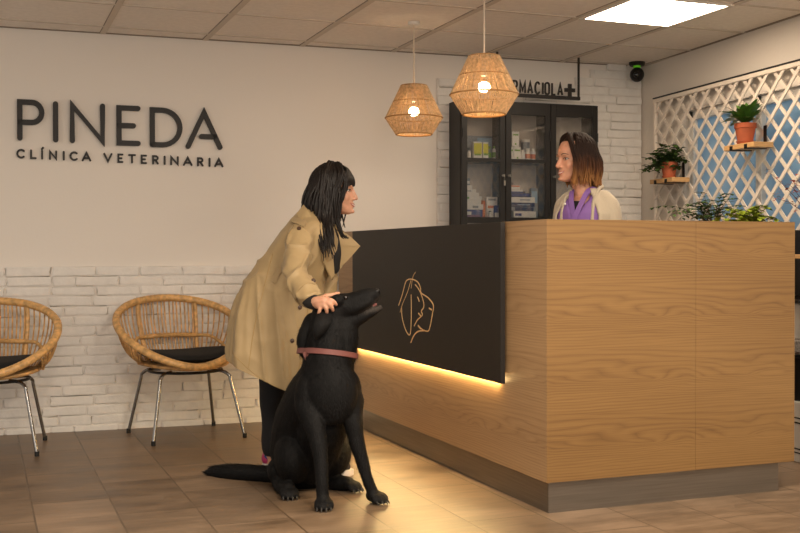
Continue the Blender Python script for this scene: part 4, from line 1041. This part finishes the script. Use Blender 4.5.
cb.limb([P(312, 230, -.10, 14), P(302, 236, -.185, 14), P(297, 254, -.31, 13.2), P(296, 274, -.42, 12.2), P(304, 290, -.52, 11.2), P(310.5, 298.5, -.575, 10.4)], 18)
cb.limb([P(318, 234, .12, 13), P(324, 242, .19, 14), P(325, 262, .21, 13), P(325, 288, .17, 12), P(322, 306, .12, 10)], 16)
coat = cb.remesh('trench_coat', m_coat, wo, .0075, 5, .5)
from mathutils import noise
def rumple(o, amp, fn):
    me = o.data; ns = [v.normal.copy() for v in me.vertices]
    for v, n in zip(me.vertices, ns): v.co += n * fn(v.co) * amp
    me.update()
def ridge(p): return 1 - 2.2 * abs(noise.noise(p))
def crease(p):          # mostly flat cloth with narrow raised pleats
    r = 1 - abs(noise.noise(p)) * 2.6
    return max(-.25, r) ** 3 if r > 0 else r * .3
def coat_folds(c):
    sleeve = max(0, min(1, (-c.y - .225) / .05)) * (1 if c.z > .80 else 0)
    skirt = max(0, min(1, (1.02 - c.z) / .22)) * (1 - sleeve)
    wst = max(0, 1 - abs(c.z - 1.0) / .16) * (1 - sleeve)
    cx = -.20 + (1 - c.z) * .05; th = atan2(c.y, c.x - cx)
    a = crease(V((th * 1.9 + 3, c.z * .55 + th * .2, 2))) * skirt * 1.5 + crease(V((th * 4.2, c.z * 1.1, 7))) * skirt * .5
    b_ = crease(V((c.x * 5 + c.z * 3, c.y * 4, c.z * 11 - c.x * 7))) * wst * 1.0 + ridge(V((c.x * 9 + c.z * 5, c.y * 7, c.z * 9 - c.x * 6))) * .35 * (1 - sleeve)
    s_ = crease(V((c.x * 6, c.y * 12 - c.z * 10, c.z * 9 + c.y * 4))) * 1.25 * sleeve + ridge(V((c.x * 16, c.y * 12, c.z * 14))) * .3 * sleeve
    return a + b_ + s_ - .2
rumple(coat, .0125, coat_folds)
hb_, hf_ = P(228.5, 357, 0), P(322, 398, 0); hd_ = (hf_ - hb_).normalized(); hn_ = V((-hd_.z, 0, hd_.x))        # cut the hem clean
bm = bmesh.new(); bm.from_mesh(coat.data); bmesh.ops.bisect_plane(bm, geom=bm.verts[:] + bm.edges[:] + bm.faces[:], plane_co=hb_, plane_no=hn_, clear_inner=True); bm.to_mesh(coat.data); bm.free()
for p_ in coat.data.polygons: p_.use_smooth = True
d = (P(310.5, 298.5, -.575) - P(304, 290, -.52)).normalized()
def band(c, d, r, w, th, mt, name, par, n=28):
    u = d.orthogonal().normalized(); v_ = d.cross(u); mb = MB(); rs = []
    for off, rad in ((-w / 2, r), (-w / 2, r + th), (w / 2, r + th), (w / 2, r)): rs.append([c + d * off + (u * cos(2 * pi * i / n) + v_ * sin(2 * pi * i / n)) * rad for i in range(n)])
    mb.rings(rs, caps=False); return mb.build(name, mt, par, 40, fix=True)
band(P(306.5, 293.3, -.541), d, .0550, .022, .005, m_coat, 'sleeve_strap', coat)
d2 = (P(316.5, 303.5, -.64) - P(310.5, 299.5, -.585)).normalized()
q = MB(); q.limb([P(309.5, 299.5, -.578, 8.6), P(312.5, 301.5, -.603, 8.0), P(315.2, 303, -.622, 7.4)], 16); q.build('sweater_cuff', m_top, wo, 60)
def flap(pts, th, name, mt=None, par=None, sub=6):
    """smooth leaf-like cloth piece: two edge curves"""
    A, B = [smooth_pts([P(*p) for p in e], sub) for e in pts]; rows = [[a.lerp(b_, f) for f in (0, .25, .5, .75, 1)] for a, b_ in zip(A, B)]
    mb = MB(); mb.sheet(rows, th); return mb.build(name, mt or m_coat, par or coat, 50, fix=True)
flap([[(331, 231, .085), (336, 236, .07), (337, 243, .06), (336, 250, .055), (334.5, 263, .04), (332.5, 280, .03)], [(338, 230.5, .12), (347, 234.5, .15), (358.6, 245, .16), (359, 247, .16), (349.5, 258, .11), (338.5, 270, .05)]], .007, 'lapel')
flap([[(316, 226, -.125), (319, 244, -.150), (323, 260, -.150), (331, 279, -.09)], [(325, 230, -.09), (331.5, 246, -.06), (333, 262, -.05), (334, 275, -.05)]], .007, 'lapel')
flap([[(304, 205, -.07), (309, 212, -.115), (316, 224, -.125), (326, 234, -.10)], [(297, 214, -.10), (303, 223, -.165), (313, 233, -.165), (325, 241, -.11)]], .008, 'collar')
flap([[(306, 203, .04), (316, 204, .08), (328, 215, .10), (337, 229, .09)], [(303, 208, .08), (318, 212, .14), (332, 223, .15), (344, 232, .13)]], .008, 'collar')
q = MB(); q.limb([P(331, 236, -.02, 8), P(333.5, 252, -.02, 8), P(334, 268, -.01, 6)], 12); q.build('black_top', m_top, wo, 60)
from mathutils.bvhtree import BVHTree
cbv = BVHTree.FromPolygons([v.co.copy() for v in coat.data.vertices], [tuple(p.vertices) for p in coat.data.polygons])
def on_coat(px, py, off=.002, w=-.25):
    """the cloth point nearest the viewer's side at that place"""
    p = P(px, py, w); h_ = cbv.ray_cast(V((p.x, -1.5, p.z)), V((0, 1, 0)), 3)
    return (h_[0] + h_[1] * off, h_[1]) if h_[0] is not None else (p, V((0, -1, 0)))
def button(px, py, w=-.25):
    c, n = on_coat(px, py, 0, w); mb = MB(); mb.tube([c - n * .003, c + n * .004], .0105, 16); mb.tube([c + n * .004, c + n * .0055], [.0085, .006], 16); mb.build('button', m_button, coat, 50)
button(318.3, 279, -.19); button(298.5, 308); button(291.5, 341); button(299.3, 228.5)
def seam(pts, r=.0020, name='seam', mt=None):
    q = MB(); q.tube([on_coat(x, y, .0006)[0] for x, y in [(p.x, p.y) for p in smooth_pts([V((a_, b_, 0)) for a_, b_ in pts], 8)]], r, 6); return q.build(name, mt or m_coat_d, coat, 60)
seam([(270, 254), (262, 290), (253, 330), (248, 368)]); seam([(306, 308), (303, 340), (298, 370), (293, 392)])
seam([(301, 217), (294, 224), (290, 234)])
seam([(229.5, 352), (250, 371), (270, 384), (286, 391)], .0016)
def pocket(pts, name):
    A = [on_coat(x, y, .005)[0] for x, y in pts[0]]; B = [on_coat(x, y, .005)[0] for x, y in pts[1]]
    q = MB(); q.sheet([[a_, a_.lerp(c_, .5), c_] for a_, c_ in zip(A, B)], .006); q.build(name, m_coat, coat, 50, fix=True)
pocket([[(276, 268), (273, 274), (270.5, 281)], [(280, 270.5), (277, 277), (274, 284)]], 'pocket_flap')
pocket([[(290, 217), (298, 218.5), (306, 222)], [(289, 222), (297, 224.5), (304.5, 228)]], 'shoulder_strap')
# trousers and trainers
q = MB()
q.limb([P(266, 318, .09, 19), P(273, 350, .10, 16.5), P(272.5, 395, .10, 13), P(272.5, 432, .10, 11.2), P(272.5, 448, .10, 10.8)], 16)
q.limb([P(268, 318, -.09, 19), P(300, 345, -.08, 16.5), P(319, 382, -.07, 13), P(322, 430, -.05, 11), P(322, 458, -.045, 10.5)], 16)
rumple(q.remesh('trousers', m_trouser, wo, .008, 3), .005, lambda c: ridge(V((c.x * 8, c.y * 8, c.z * 6))))
def trainer(hx, hw, L, yaw, mt, label):
    T = Matrix.Translation((hx, hw, 0)) @ Matrix.Rotation(yaw, 4, 'Z'); q = MB(); q.T = T
    outl = lambda s_: [V((x, y * s_, 0)) for x, y in ((0, .030), (.03, .036), (.10, .034), (.16, .044), (.21, .046), (.245, .034), (.262, .0), (.245, -.034), (.21, -.046), (.16, -.042), (.10, -.033), (.03, -.035), (0, -.028), (-.012, 0))]
    k = L / .262
    def rg(s_, z, dx=0, sx=1): return [V((p.x * k * sx + dx, p.y, z)) for p in outl(s_)]
    q.rings([rg(1, .0), rg(1.06, .006), rg(1.06, .024), rg(1, .028)]); sole = q
    u = MB(); u.T = T; u.limb([(.025 * k, 0, .060, .034), (.075 * k, 0, .066, .036), (.15 * k, 0, .052, .034), (.215 * k, 0, .040, .030)], 14); u.limb([(.015, 0, .05, .032), (.03, 0, .095, .034)], 14)
    sh = u.remesh('trainer', mt, wo, .006, 3); sh['label'] = label
    sole.build('sole', m_sole, sh, 50)
    l = MB(); l.T = T
    for j in range(4): x = .10 * k + j * .025; l.tube([(x, -.026, .080 - j * .006), (x + .008, 0, .090 - j * .008), (x, .026, .080 - j * .006)], .0026, 6)
    l.build('lace', m_sole, sh, 60)
pt = P(266, 468, .10); trainer(pt.x - .01, .10, .25, radians(4), m_shoe_c, 'multicoloured trainer')
pt = P(356, 473, -.045); trainer(pt.x - .262, -.045, .25, radians(-3), m_shoe, 'dark trainer with a white sole')

# ------------------------------------------------------------------ receptionist behind the counter
Fr = Fig(2.475, 5.046); P = Fr.P
re_ = thing('person', 'smiling woman in a purple scrub top and beige cardigan standing behind the reception counter', 'person', Fr.M)
TH_ = radians(180 + 56)                                          # trunk turned to the left and towards the camera
TM = Matrix.Translation(P(585, 254, .0) * 1.0) @ Matrix.Rotation(TH_, 4, 'Z'); TM.translation.z = 0; TM = TM @ Matrix.Diagonal((1, .84, 1, 1))
HM = Matrix.Translation(P(574.5, 159.5, -.02)) @ Matrix.Rotation(radians(180 + 22), 4, 'Z') @ Matrix.Rotation(radians(3), 4, 'Y'); HK = 1.02
TI = TM.inverted(); hd = TI @ HM.translation
zs_ = 1.378                                                       # shoulder height
b = MB(); head_shapes(b, HM, HK); b.T = TM
b.limb([(hd.x - .010, hd.y, hd.z - .06, .050), (hd.x - .03, hd.y * .6, zs_ + .07, .050), (-.005, 0, zs_ - .01, .062)], 14)
b.limb([(0, -.09, zs_ - .04, .036), (0, 0, zs_ - .02, .055), (0, .09, zs_ - .04, .036)], 14)
b.limb([(.0, 0, zs_ - .06, .082), (.0, 0, 1.15, .095), (0, 0, 1.0, .105), (0, 0, .88, .110)], 20)
for s_ in (-1, 1):
    b.limb([(-.012, s_ * .12, zs_ - .05, .032), (-.014, s_ * .168, 1.20, .034), (.03, s_ * .17, 1.06, .036), (.16, s_ * .14, 1.01, .028), (.22, s_ * .10, 1.00, .024)], 12)
    b.limb([(.215, s_ * .10, 1.0, .024), (.245, s_ * .085, .995, .028), (.275, s_ * .07, .988, .022)], 10)
    for f in range(4): b.limb([(.275, s_ * (.088 - f * .014), .990, .0088), (.305, s_ * (.084 - f * .014), .984, .0082), (.325 + (.008 if f in (1, 2) else 0), s_ * (.082 - f * .014), .970, .0070)], 8, 3)
    b.limb([(.24, s_ * .066, .995, .012), (.265, s_ * .040, .985, .0095), (.285, s_ * .030, .976, .008)], 8, 3)
    b.limb([(0, s_ * .085, .90, .085), (.0, s_ * .09, .50, .060), (-.01, s_ * .09, .10, .042)], 12)
b.T = None
rb = b.remesh('body', m_skin_b, re_, .0042, 5, .45)
head_details(rb, HM, HK)
def trunk(sc, z0, z1, dx=0):
    rs = []
    for i in range(25):
        f = i / 24; z = z0 + (z1 - z0) * f
        w = .162 if z < 1.02 else .150 + .012 * min(1, (z - 1.02) / .2) if z < zs_ - .08 else max(.06, .162 - (z - zs_ + .08) * 1.0)
        d_ = .122 if z < zs_ - .08 else max(.058, .122 - (z - zs_ + .08) * .55)
        row = []
        for k in range(48):
            a = 2 * pi * k / 48; x = (d_ * sc) * math.copysign(abs(cos(a)) ** .85, cos(a)); y = (w * sc) * math.copysign(abs(sin(a)) ** .85, sin(a))
            if x > 0 and abs(y) < (z - (zs_ - .115)) * .62: x *= .25            # the V-neck
            row.append(V((dx + x, y, z)))
        rs.append(row)
    return rs
q = MB(); q.T = TM; q.rings(trunk(1.0, .80, zs_ + .035))
for s_ in (-1, 1): q.limb([(-.01, s_ * .10, zs_ - .035, .040), (-.01, s_ * .130, zs_ - .09, .040)], 12)
scr = q.remesh('scrub_top', m_scrub, re_, .008, 4); rumple(scr, .004, lambda c: ridge(V((c.x * 8 + c.z * 6, c.y * 8, c.z * 5))))
# crossed V neckline bands, the dark vee and the skin above it
def strip(pts, w, th, mt, name, par, T):
    q = MB(); q.T = T; pp = smooth_pts(pts, 5); rows = []
    for i, p in enumerate(pp):
        t_ = (pp[min(i + 1, len(pp) - 1)] - pp[max(i - 1, 0)]).normalized(); sd = t_.cross(V((1, 0, 0))).normalized(); rows.append([p - sd * w / 2, p, p + sd * w / 2])
    q.sheet(rows, th); return q.build(name, mt, par, 50, fix=True)
fx = .128
vee = MB(); vee.T = TM; vee.sheet([[(.080, -.030, zs_ - .030), (.086, 0, zs_ - .032), (.080, .030, zs_ - .030)], [(.090, -.022, zs_ - .060), (.095, 0, zs_ - .060), (.090, .022, zs_ - .060)], [(.112, -.003, zs_ - .112), (.1125, 0, zs_ - .112), (.112, .003, zs_ - .112)]], .006)
vee.build('neckline', m_top, scr, 40, fix=True)
strip([(.0, .062, zs_ + .040), (.070, .052, zs_ + .012), (.116, .020, zs_ - .075), (.127, -.02, zs_ - .15), (.126, -.055, zs_ - .20)], .030, .007, m_scrub, 'neck_band', scr, TM)
strip([(.0, -.062, zs_ + .040), (.070, -.052, zs_ + .012), (.116, -.020, zs_ - .075), (.124, .005, zs_ - .125)], .030, .006, m_scrub, 'neck_band', scr, TM)
q = MB(); q.T = TM; q.limb([(.124, .065, zs_ - .155, .004), (.125, .065, zs_ - .180, .004)], 8); q.build('name_badge', m_white, scr, 60)
q = MB(); q.T = TM; q.ball((.128, .070, zs_ - .178), (.004, .009, .009), 10, 8); q.build('pin', m_green, scr, 60)
q = MB(); q.T = TM; q.ball((.112, -.070, zs_ - .045), (.004, .007, .007), 10, 8); q.build('snap_button', m_white, scr, 60)
# open cardigan: back and both fronts, wide sleeves
q = MB(); q.T = TM
for (lo, hi) in ((48, 312),):
    rs = []
    for i in range(10):
        z = .82 + (zs_ + .030 - .82) * i / 9
        w = .178 if z < zs_ - .08 else max(.072, .178 - (z - zs_ + .08) * 1.0); d_ = .142 if z < zs_ - .08 else max(.07, .142 - (z - zs_ + .08) * .62)
        rs.append([(d_ * math.copysign(abs(cos(a)) ** .85, cos(a)) - .004, w * math.copysign(abs(sin(a)) ** .85, sin(a)), z) for a in [radians(lo + (hi - lo) * k / 30) for k in range(31)]])
    q.sheet(rs, .014)
for s_ in (-1, 1):
    q.limb([(-.012, s_ * .118, zs_ - .025, .050), (-.018, s_ * .158, zs_ - .08, .056), (-.012, s_ * .172, 1.17, .054), (.03, s_ * .170, 1.05, .048), (.15, s_ * .135, 1.01, .042), (.20, s_ * .112, 1.0, .036)], 16)
cg = q.remesh('cardigan', m_cardigan, re_, .0075, 4); rumple(cg, .005, lambda c: ridge(V((c.x * 9, c.y * 9, c.z * 5))))
q = MB(); q.T = TM; 
for s_ in (-1, 1): q.limb([(-.06, s_ * .075, zs_ + .045, .016), (.02, s_ * .092, zs_ + .02, .016), (.088, s_ * .098, zs_ - .06, .016), (.112, s_ * .104, 1.15, .015), (.108, s_ * .112, .90, .014)], 10, flat=.6)
q.limb([(-.06, -.075, zs_ + .045, .016), (-.095, 0, zs_ + .055, .018), (-.06, .075, zs_ + .045, .016)], 10)
q.build('cardigan_edge', m_cardigan, cg, 60)
q = MB(); q.T = TM
for s_ in (-1, 1): q.limb([(0, s_ * .085, .90, .105), (.0, s_ * .09, .50, .078), (-.01, s_ * .09, .06, .064)], 14)
q.remesh('trousers', m_scrub, re_, .010, 2)
for s_ in (-1, 1):
    q = MB(); q.T = TM; q.limb([(-.03, s_ * .09, .036, .034), (.05, s_ * .095, .036, .034), (.15, s_ * .10, .030, .029)], 12); q.build('clog', m_sole, re_, 60)
# shoulder-length hair, dark roots and fair ends, parted off-centre
m_ombre = mat('ombre_hair', (60, 40, 30), .65, spec=.12, bump=.3, bscale=220, aniso=(1, 1, .1)); t = NT(m_ombre)
sx = t.n('SeparateXYZ'); t.l(t.n('TexCoord').outputs['Object'], sx.inputs[0])
nz = t.noise(t.map(t.n('TexCoord').outputs['Object'], (60, 60, 6)), 1.0, 2)
f_ = t.math('ADD', t.math('MULTIPLY', t.math('SUBTRACT', 1.66, sx.outputs[2]), 4.2), t.math('MULTIPLY', t.math('SUBTRACT', nz, .5), .5))
t.l(t.ramp(f_, [(.30, (38, 26, 21)), (.62, (76, 48, 32)), (1.0, (158, 110, 64))]), t.b.inputs['Base Color'])
rr = random.Random(31); hb = MB(); hb.T = HM @ Matrix.Scale(HK, 4); hb.ball((-.024, 0, .032), (.100, .082, .100), 24, 16); hb.T = None
locks(hb, HM, HK, rr, 190, (64, 270), (25, 88), -.115, 1.06, .0, .0075, .002, .013, endj=.022)
locks(hb, HM, HK, rr, 110, (90, 262), (25, 88), -.125, 1.02, .0, .007, .0018, .018, endj=.032)
for s_, n in ((1, 22), (-1, 8)):
    g = [HM @ (V(p) * HK) for p in ((.015, s_ * .012, .126), (.050 if s_ > 0 else .03, s_ * .048, .104), (.050 if s_ > 0 else .02, s_ * .080, .035), (.042 if s_ > 0 else .0, s_ * .084, -.04), (.050 if s_ > 0 else .0, s_ * .074, -.105), (.058 if s_ > 0 else 0, s_ * .064, -.135))]
    curve_locks(hb, rr, n * 2, g, (.016, .011, .014), .0058, .0018)
hb.build('hair', m_ombre, re_, 80)
# ------------------------------------------------------------------ the black dog, sitting, head raised to the right
Fd = Fig(1.10, 4.62); P = Fd.P
dg_ = thing('dog', 'big black dog sitting on the tiles with its muzzle raised, wearing a pink collar', 'dog', Fd.M)
b = MB()
L = lambda *pts, **k: b.limb([P(*p) for p in pts], k.get('seg', 18), k.get('sub', 5), flat=k.get('flat', 1), up=k.get('up'))
# trunk from rump to neck
L((300, 452, .27, 31), (304, 425, .20, 31), (314, 402, .10, 31), (324, 385, .02, 30), (328, 366, -.01, 26), (329, 350, .0, 23.5), (331, 333, .01, 22), (333, 318, .02, 19), seg=24)
b.ball(P(331, 392, -.075), (.115, .075, .145), 20, 14)            # breastbone
b.ball(P(327, 372, -.02), (.115, .10, .09), 20, 14)
b.ball(P(308, 398, -.035), (.060, .085, .125), 18, 12)            # shoulders
b.ball(P(350, 396, .0), (.052, .085, .115), 18, 12)
b.ball(P(294, 455, .17), (.092, .155, .130), 20, 14)              # thighs
b.ball(P(333, 452, .27), (.085, .14, .115), 20, 14)
b.ball(P(306, 470, .30), (.13, .13, .10), 18, 12)                 # rump on the floor
L((322, 425, .06, 26), (318, 445, .14, 24), (312, 465, .2, 20))   # belly
# forelegs
L((309, 405, -.06, 15), (314, 424, -.11, 11), (318, 442, -.135, 8.9), (320.5, 462, -.155, 7.2), (321.3, 480, -.17, 6.6), (322, 494, -.175, 6.5), (322.5, 503, -.19, 6.0), seg=16)
L((350, 400, -.02, 14), (352.5, 420, -.05, 10.2), (356, 440, -.06, 8.2), (361.5, 460, -.065, 6.9), (366.5, 478, -.07, 5.8), (371, 490, -.068, 5.8), (374, 498, -.075, 5.8), seg=16)
def paw(cx, cw, yaw, s=1.0, name=None):
    T = Matrix.Translation((cx, cw, 0)) @ Matrix.Rotation(yaw, 4, 'Z') @ Matrix.Scale(s, 4)      # toes point along -y
    old = b.T; b.T = T
    b.ball((0, .0, .030), (.034, .042, .028), 14, 10)
    for i, x in enumerate((-.026, -.009, .009, .026)):
        f = .012 if i in (1, 2) else 0
        b.limb([(x * .8, -.012, .034, .015), (x * 1.05, -.036 - f, .030, .0150), (x * 1.1, -.052 - f, .0170, .0135)], 12, 4)
    b.T = old
    return T
PW = []
p = P(323, 505, -.185); PW.append(paw(p.x, -.165, radians(4)))
p = P(376, 500, -.075); PW.append(paw(p.x - .012, -.055, radians(38)))
# hind feet: hock at the back, long foot flat on the tiles
p = P(288, 493, .03); PW.append(paw(p.x, .045, radians(10), 1.02)); L((283, 487, .14, 8.5), (285, 489, .09, 8), (288, 490, .045, 8))
L((279, 470, .20, 13), (281, 482, .18, 10), (283, 487, .13, 9))
p = P(347, 487, .17); PW.append(paw(p.x, .175, radians(50), 1.0)); L((330, 484, .24, 9), (338, 483.5, .20, 8), (347, 484, .178, 7.5))
L((328, 468, .26, 14), (329, 480, .25, 10), (332, 483, .235, 9))
# tail lying on the floor
L((296, 474, .36, 12), (278, 475, .37, 9.6), (262, 474, .395, 8.6), (245, 473.2, .43, 8.9), (228, 472.8, .48, 8.9), (215, 472.6, .53, 7.2), (206, 472.8, .575, 3.2), seg=14)
# head: skull, muzzle and lower jaw
L((328, 326, .03, 19), (331, 316, .02, 19.5), (338, 309, .01, 17.5), (346, 306, .0, 13.5), (354, 302.8, -.005, 11.2), (363, 298.6, -.01, 9.8), (369, 296.2, -.01, 8.8), (373, 295.0, -.01, 7.4), seg=20)
b.ball(P(336, 302, .055), (.030, .030, .028)); b.ball(P(337, 300.5, -.05), (.030, .030, .028))     # brows / temples
b.ball(P(345, 298, -.035), (.020, .018, .014)); b.ball(P(345, 298, .02), (.020, .018, .014))
L((340, 324, .005, 14), (350, 321, .0, 10), (360, 317, -.005, 7.4), (370, 312.8, -.008, 5.2), (379.5, 308, -.01, 3.6), seg=16)
L((343, 328, .005, 15), (342, 340, .0, 16), (337, 354, .0, 20), seg=16)                            # throat
L((352, 309, -.03, 6.5), (361, 305.5, -.035, 5.8), (370, 301, -.030, 5.0), seg=12)                 # flews
L((352, 309, .02, 6.5), (361, 305.5, .02, 5.8), (370, 301, .015, 5.0), seg=12)
# ruff at the back of the neck
L((313, 322, .05, 10), (308, 334, .04, 10), (305, 342, .03, 9), (307, 352, .02, 8), seg=14)
body = b.remesh('body', m_fur, dg_, .0058, 8, .5)
# greying fur on lips and chin, stored with the skin
me = body.data; lo = P(352, 311, -.01); hi = P(378, 304, -.01); dv = hi - lo
at_ = me.attributes.new('grey_fur', 'FLOAT', 'POINT')
for i, v in enumerate(me.vertices):
    t_ = (v.co - lo).dot(dv) / dv.length_squared; off = (v.co - lo - dv * t_).length
    at_.data[i].value = max(0, min(1, (t_ - .05) / .5)) * max(0, min(1, (.040 - off) / .016))
t = NT(m_fur); an = t.n('Attribute'); an.attribute_name = 'grey_fur'
src = t.b.inputs['Base Color'].links[0].from_socket
gn = t.noise(t.map(t.n('TexCoord').outputs['Object'], (140, 140, 60)), 1.0, 3)
t.l(t.mix(t.math('MULTIPLY', an.outputs['Fac'], t.math('MULTIPLY', gn, 1.5)), src, lin((66, 60, 55))), t.b.inputs['Base Color'])
# ears folded back against the head
def ear(w0, sgn, lab):
    q = MB(); A = smooth_pts([P(319, 311, w0 + sgn * .01), P(314, 321, w0 + sgn * .045), P(312.5, 331, w0 + sgn * .05), P(315, 339, w0 + sgn * .035)], 5)
    B = smooth_pts([P(332, 314, w0 + sgn * .01), P(331, 323, w0 + sgn * .04), P(325, 332, w0 + sgn * .045), P(316.5, 339.5, w0 + sgn * .035)], 5)
    rows = [[a.lerp(c, f) + V((0, sgn * .014 * sin(pi * f), 0)) for f in (0, .2, .4, .6, .8, 1)] for a, c in zip(A, B)]
    q.sheet(rows, .007); return q.remesh('ear', m_fur, dg_, .0035, 3)
ear(-.060, -1, ''); ear(.10, 1, '')
q = MB(); q.ball(P(376.6, 291.6, -.010), (.0155, .020, .0145), 16, 12); q.limb([P(378, 293.5, -.01, 2.2), P(378, 298, -.01, 1.6)], 8); q.build('nose', m_nose, dg_, 60)
for w, nm in ((-.0515, 'eye'), (.037, 'eye')):
    q = MB(); q.ball(P(345.6, 297.6, w), (.0085, .0085, .0085), 14, 10); q.build(nm, m_eye_dark, dg_, 60)
q = MB(); q.limb([P(362, 310.5, -.008, 2.4), P(370, 307.2, -.009, 2.2), P(375.6, 304.4, -.010, 1.5)], 10); q.build('tongue', m_tongue, dg_, 60)
# claws
for T in PW:
    for i, x in enumerate((-.026, -.009, .009, .026)):
        f = .012 if i in (1, 2) else 0; q = MB(); q.T = T; q.tube([(x * 1.1, -.060 - f, .017), (x * 1.12, -.070 - f, .011), (x * 1.12, -.076 - f, .004)], [.0042, .0034, .001], 8); q.build('claw', m_claw, dg_, 60)
# collar that follows the neck
cc = P(327.5, 353.5, .004); cn = V((.10, .16, 1)).normalized(); cu_ = V((1, 0, 0)); cu_ = (cu_ - cn * cu_.dot(cn)).normalized(); cv_ = cn.cross(cu_)
from mathutils.bvhtree import BVHTree
bvh = BVHTree.FromPolygons([v.co.copy() for v in body.data.vertices], [tuple(p.vertices) for p in body.data.polygons])
rs = []; NN = 56; rad = []
for off in (-.012, -.006, 0, .006, .012):
    r_ = []
    for i in range(NN):
        dr = cu_ * cos(2 * pi * i / NN) + cv_ * sin(2 * pi * i / NN); o_ = cc + cn * off
        h_ = bvh.ray_cast(o_ + dr * .3, -dr, .3); r_.append((h_[0] - o_).length if h_[0] is not None else .1)
    rad.append(r_)
rad = [max(r[i] for r in rad) for i in range(NN)]; rad = [(rad[i - 2] + rad[i - 1] + rad[i] + rad[(i + 1) % NN] + rad[(i + 2) % NN]) / 5 + .0045 for i in range(NN)]
mb = MB(); rs = []
for off, k in ((-.0125, 0), (-.0105, .0045), (.0105, .0045), (.0125, 0)): rs.append([cc + cn * off + (cu_ * cos(2 * pi * i / NN) + cv_ * sin(2 * pi * i / NN)) * (rad[i] + k) for i in range(NN)])
mb.rings(rs + [rs[0]], caps=False); col = mb.build('collar', m_collar, dg_, 40, fix=True)
q = MB(); c = P(307.5, 352.5, -.065); q.T = Matrix.Translation(c) @ Matrix.Rotation(radians(-35), 4, 'Z') @ Matrix.Rotation(radians(18), 4, 'Y')
q.box(-.012, .012, -.004, .004, -.017, .017, bev=.003, seg=2); q.build('buckle', m_collar, col, 40)
q = MB(); q.T = Matrix.Translation(P(305.5, 357, -.06)) @ Matrix.Rotation(radians(-20), 4, 'Y'); q.box(-.007, .007, -.003, .003, -.022, .022, bev=.002); q.build('strap_end', m_collar, col, 40)
# coat hair: short strands lying along the body, longer on ruff, tail and breeches
rr = random.Random(77); fm = MB(); me = body.data
polys = me.polygons; area = [p.area for p in polys]; tot = sum(area); NH = 15000
import bisect
acc = []; s_ = 0
for a in area: s_ += a; acc.append(s_)
tailp = P(262, 475, .395)
for k in range(NH):
    pl = polys[bisect.bisect_left(acc, rr.random() * tot)]; c = pl.center.copy(); n = pl.normal
    if c.z < .03 and abs(n.z) > .6: continue
    tail = c.x < P(272, 475, .38).x and c.z < .14
    head = c.z > P(330, 330, 0).z
    ruff = P(300, 362, 0).z < c.z <= P(330, 326, 0).z
    paws = c.z < .07 and not tail
    ln = rr.uniform(.020, .040) if tail else rr.uniform(.016, .034) if ruff else rr.uniform(.005, .011) if (head or paws) else rr.uniform(.010, .022)
    if (head and c.x > P(340, 300, 0).x): ln *= .45
    flow = V((-.8, .45, -.05)) if tail else V((-.75, .1, -.35)) if head else V((0, .12, -1))
    d = flow - n * flow.dot(n)
    d = d.normalized() if d.length > .05 else n.orthogonal()
    d = (d + n * rr.uniform(.12, .30) + V((rr.uniform(-1, 1), rr.uniform(-1, 1), rr.uniform(-1, 1))) * .16).normalized()
    sd = d.cross(n).normalized() * rr.uniform(.0009, .0016); tip = c + d * ln - V((0, 0, ln * .15))
    if tip.z < .003: tip.z = .003
    m_ = (c + tip) / 2 + n * ln * .06; b0 = c - n * .001
    fm.add([b0 - sd, b0 + sd, m_ + sd * .8, m_ - sd * .8, tip], [(0, 1, 2, 3), (3, 2, 4)])
f = fm.build('fur', m_fur_hair, dg_, 0); f['kind'] = 'stuff'
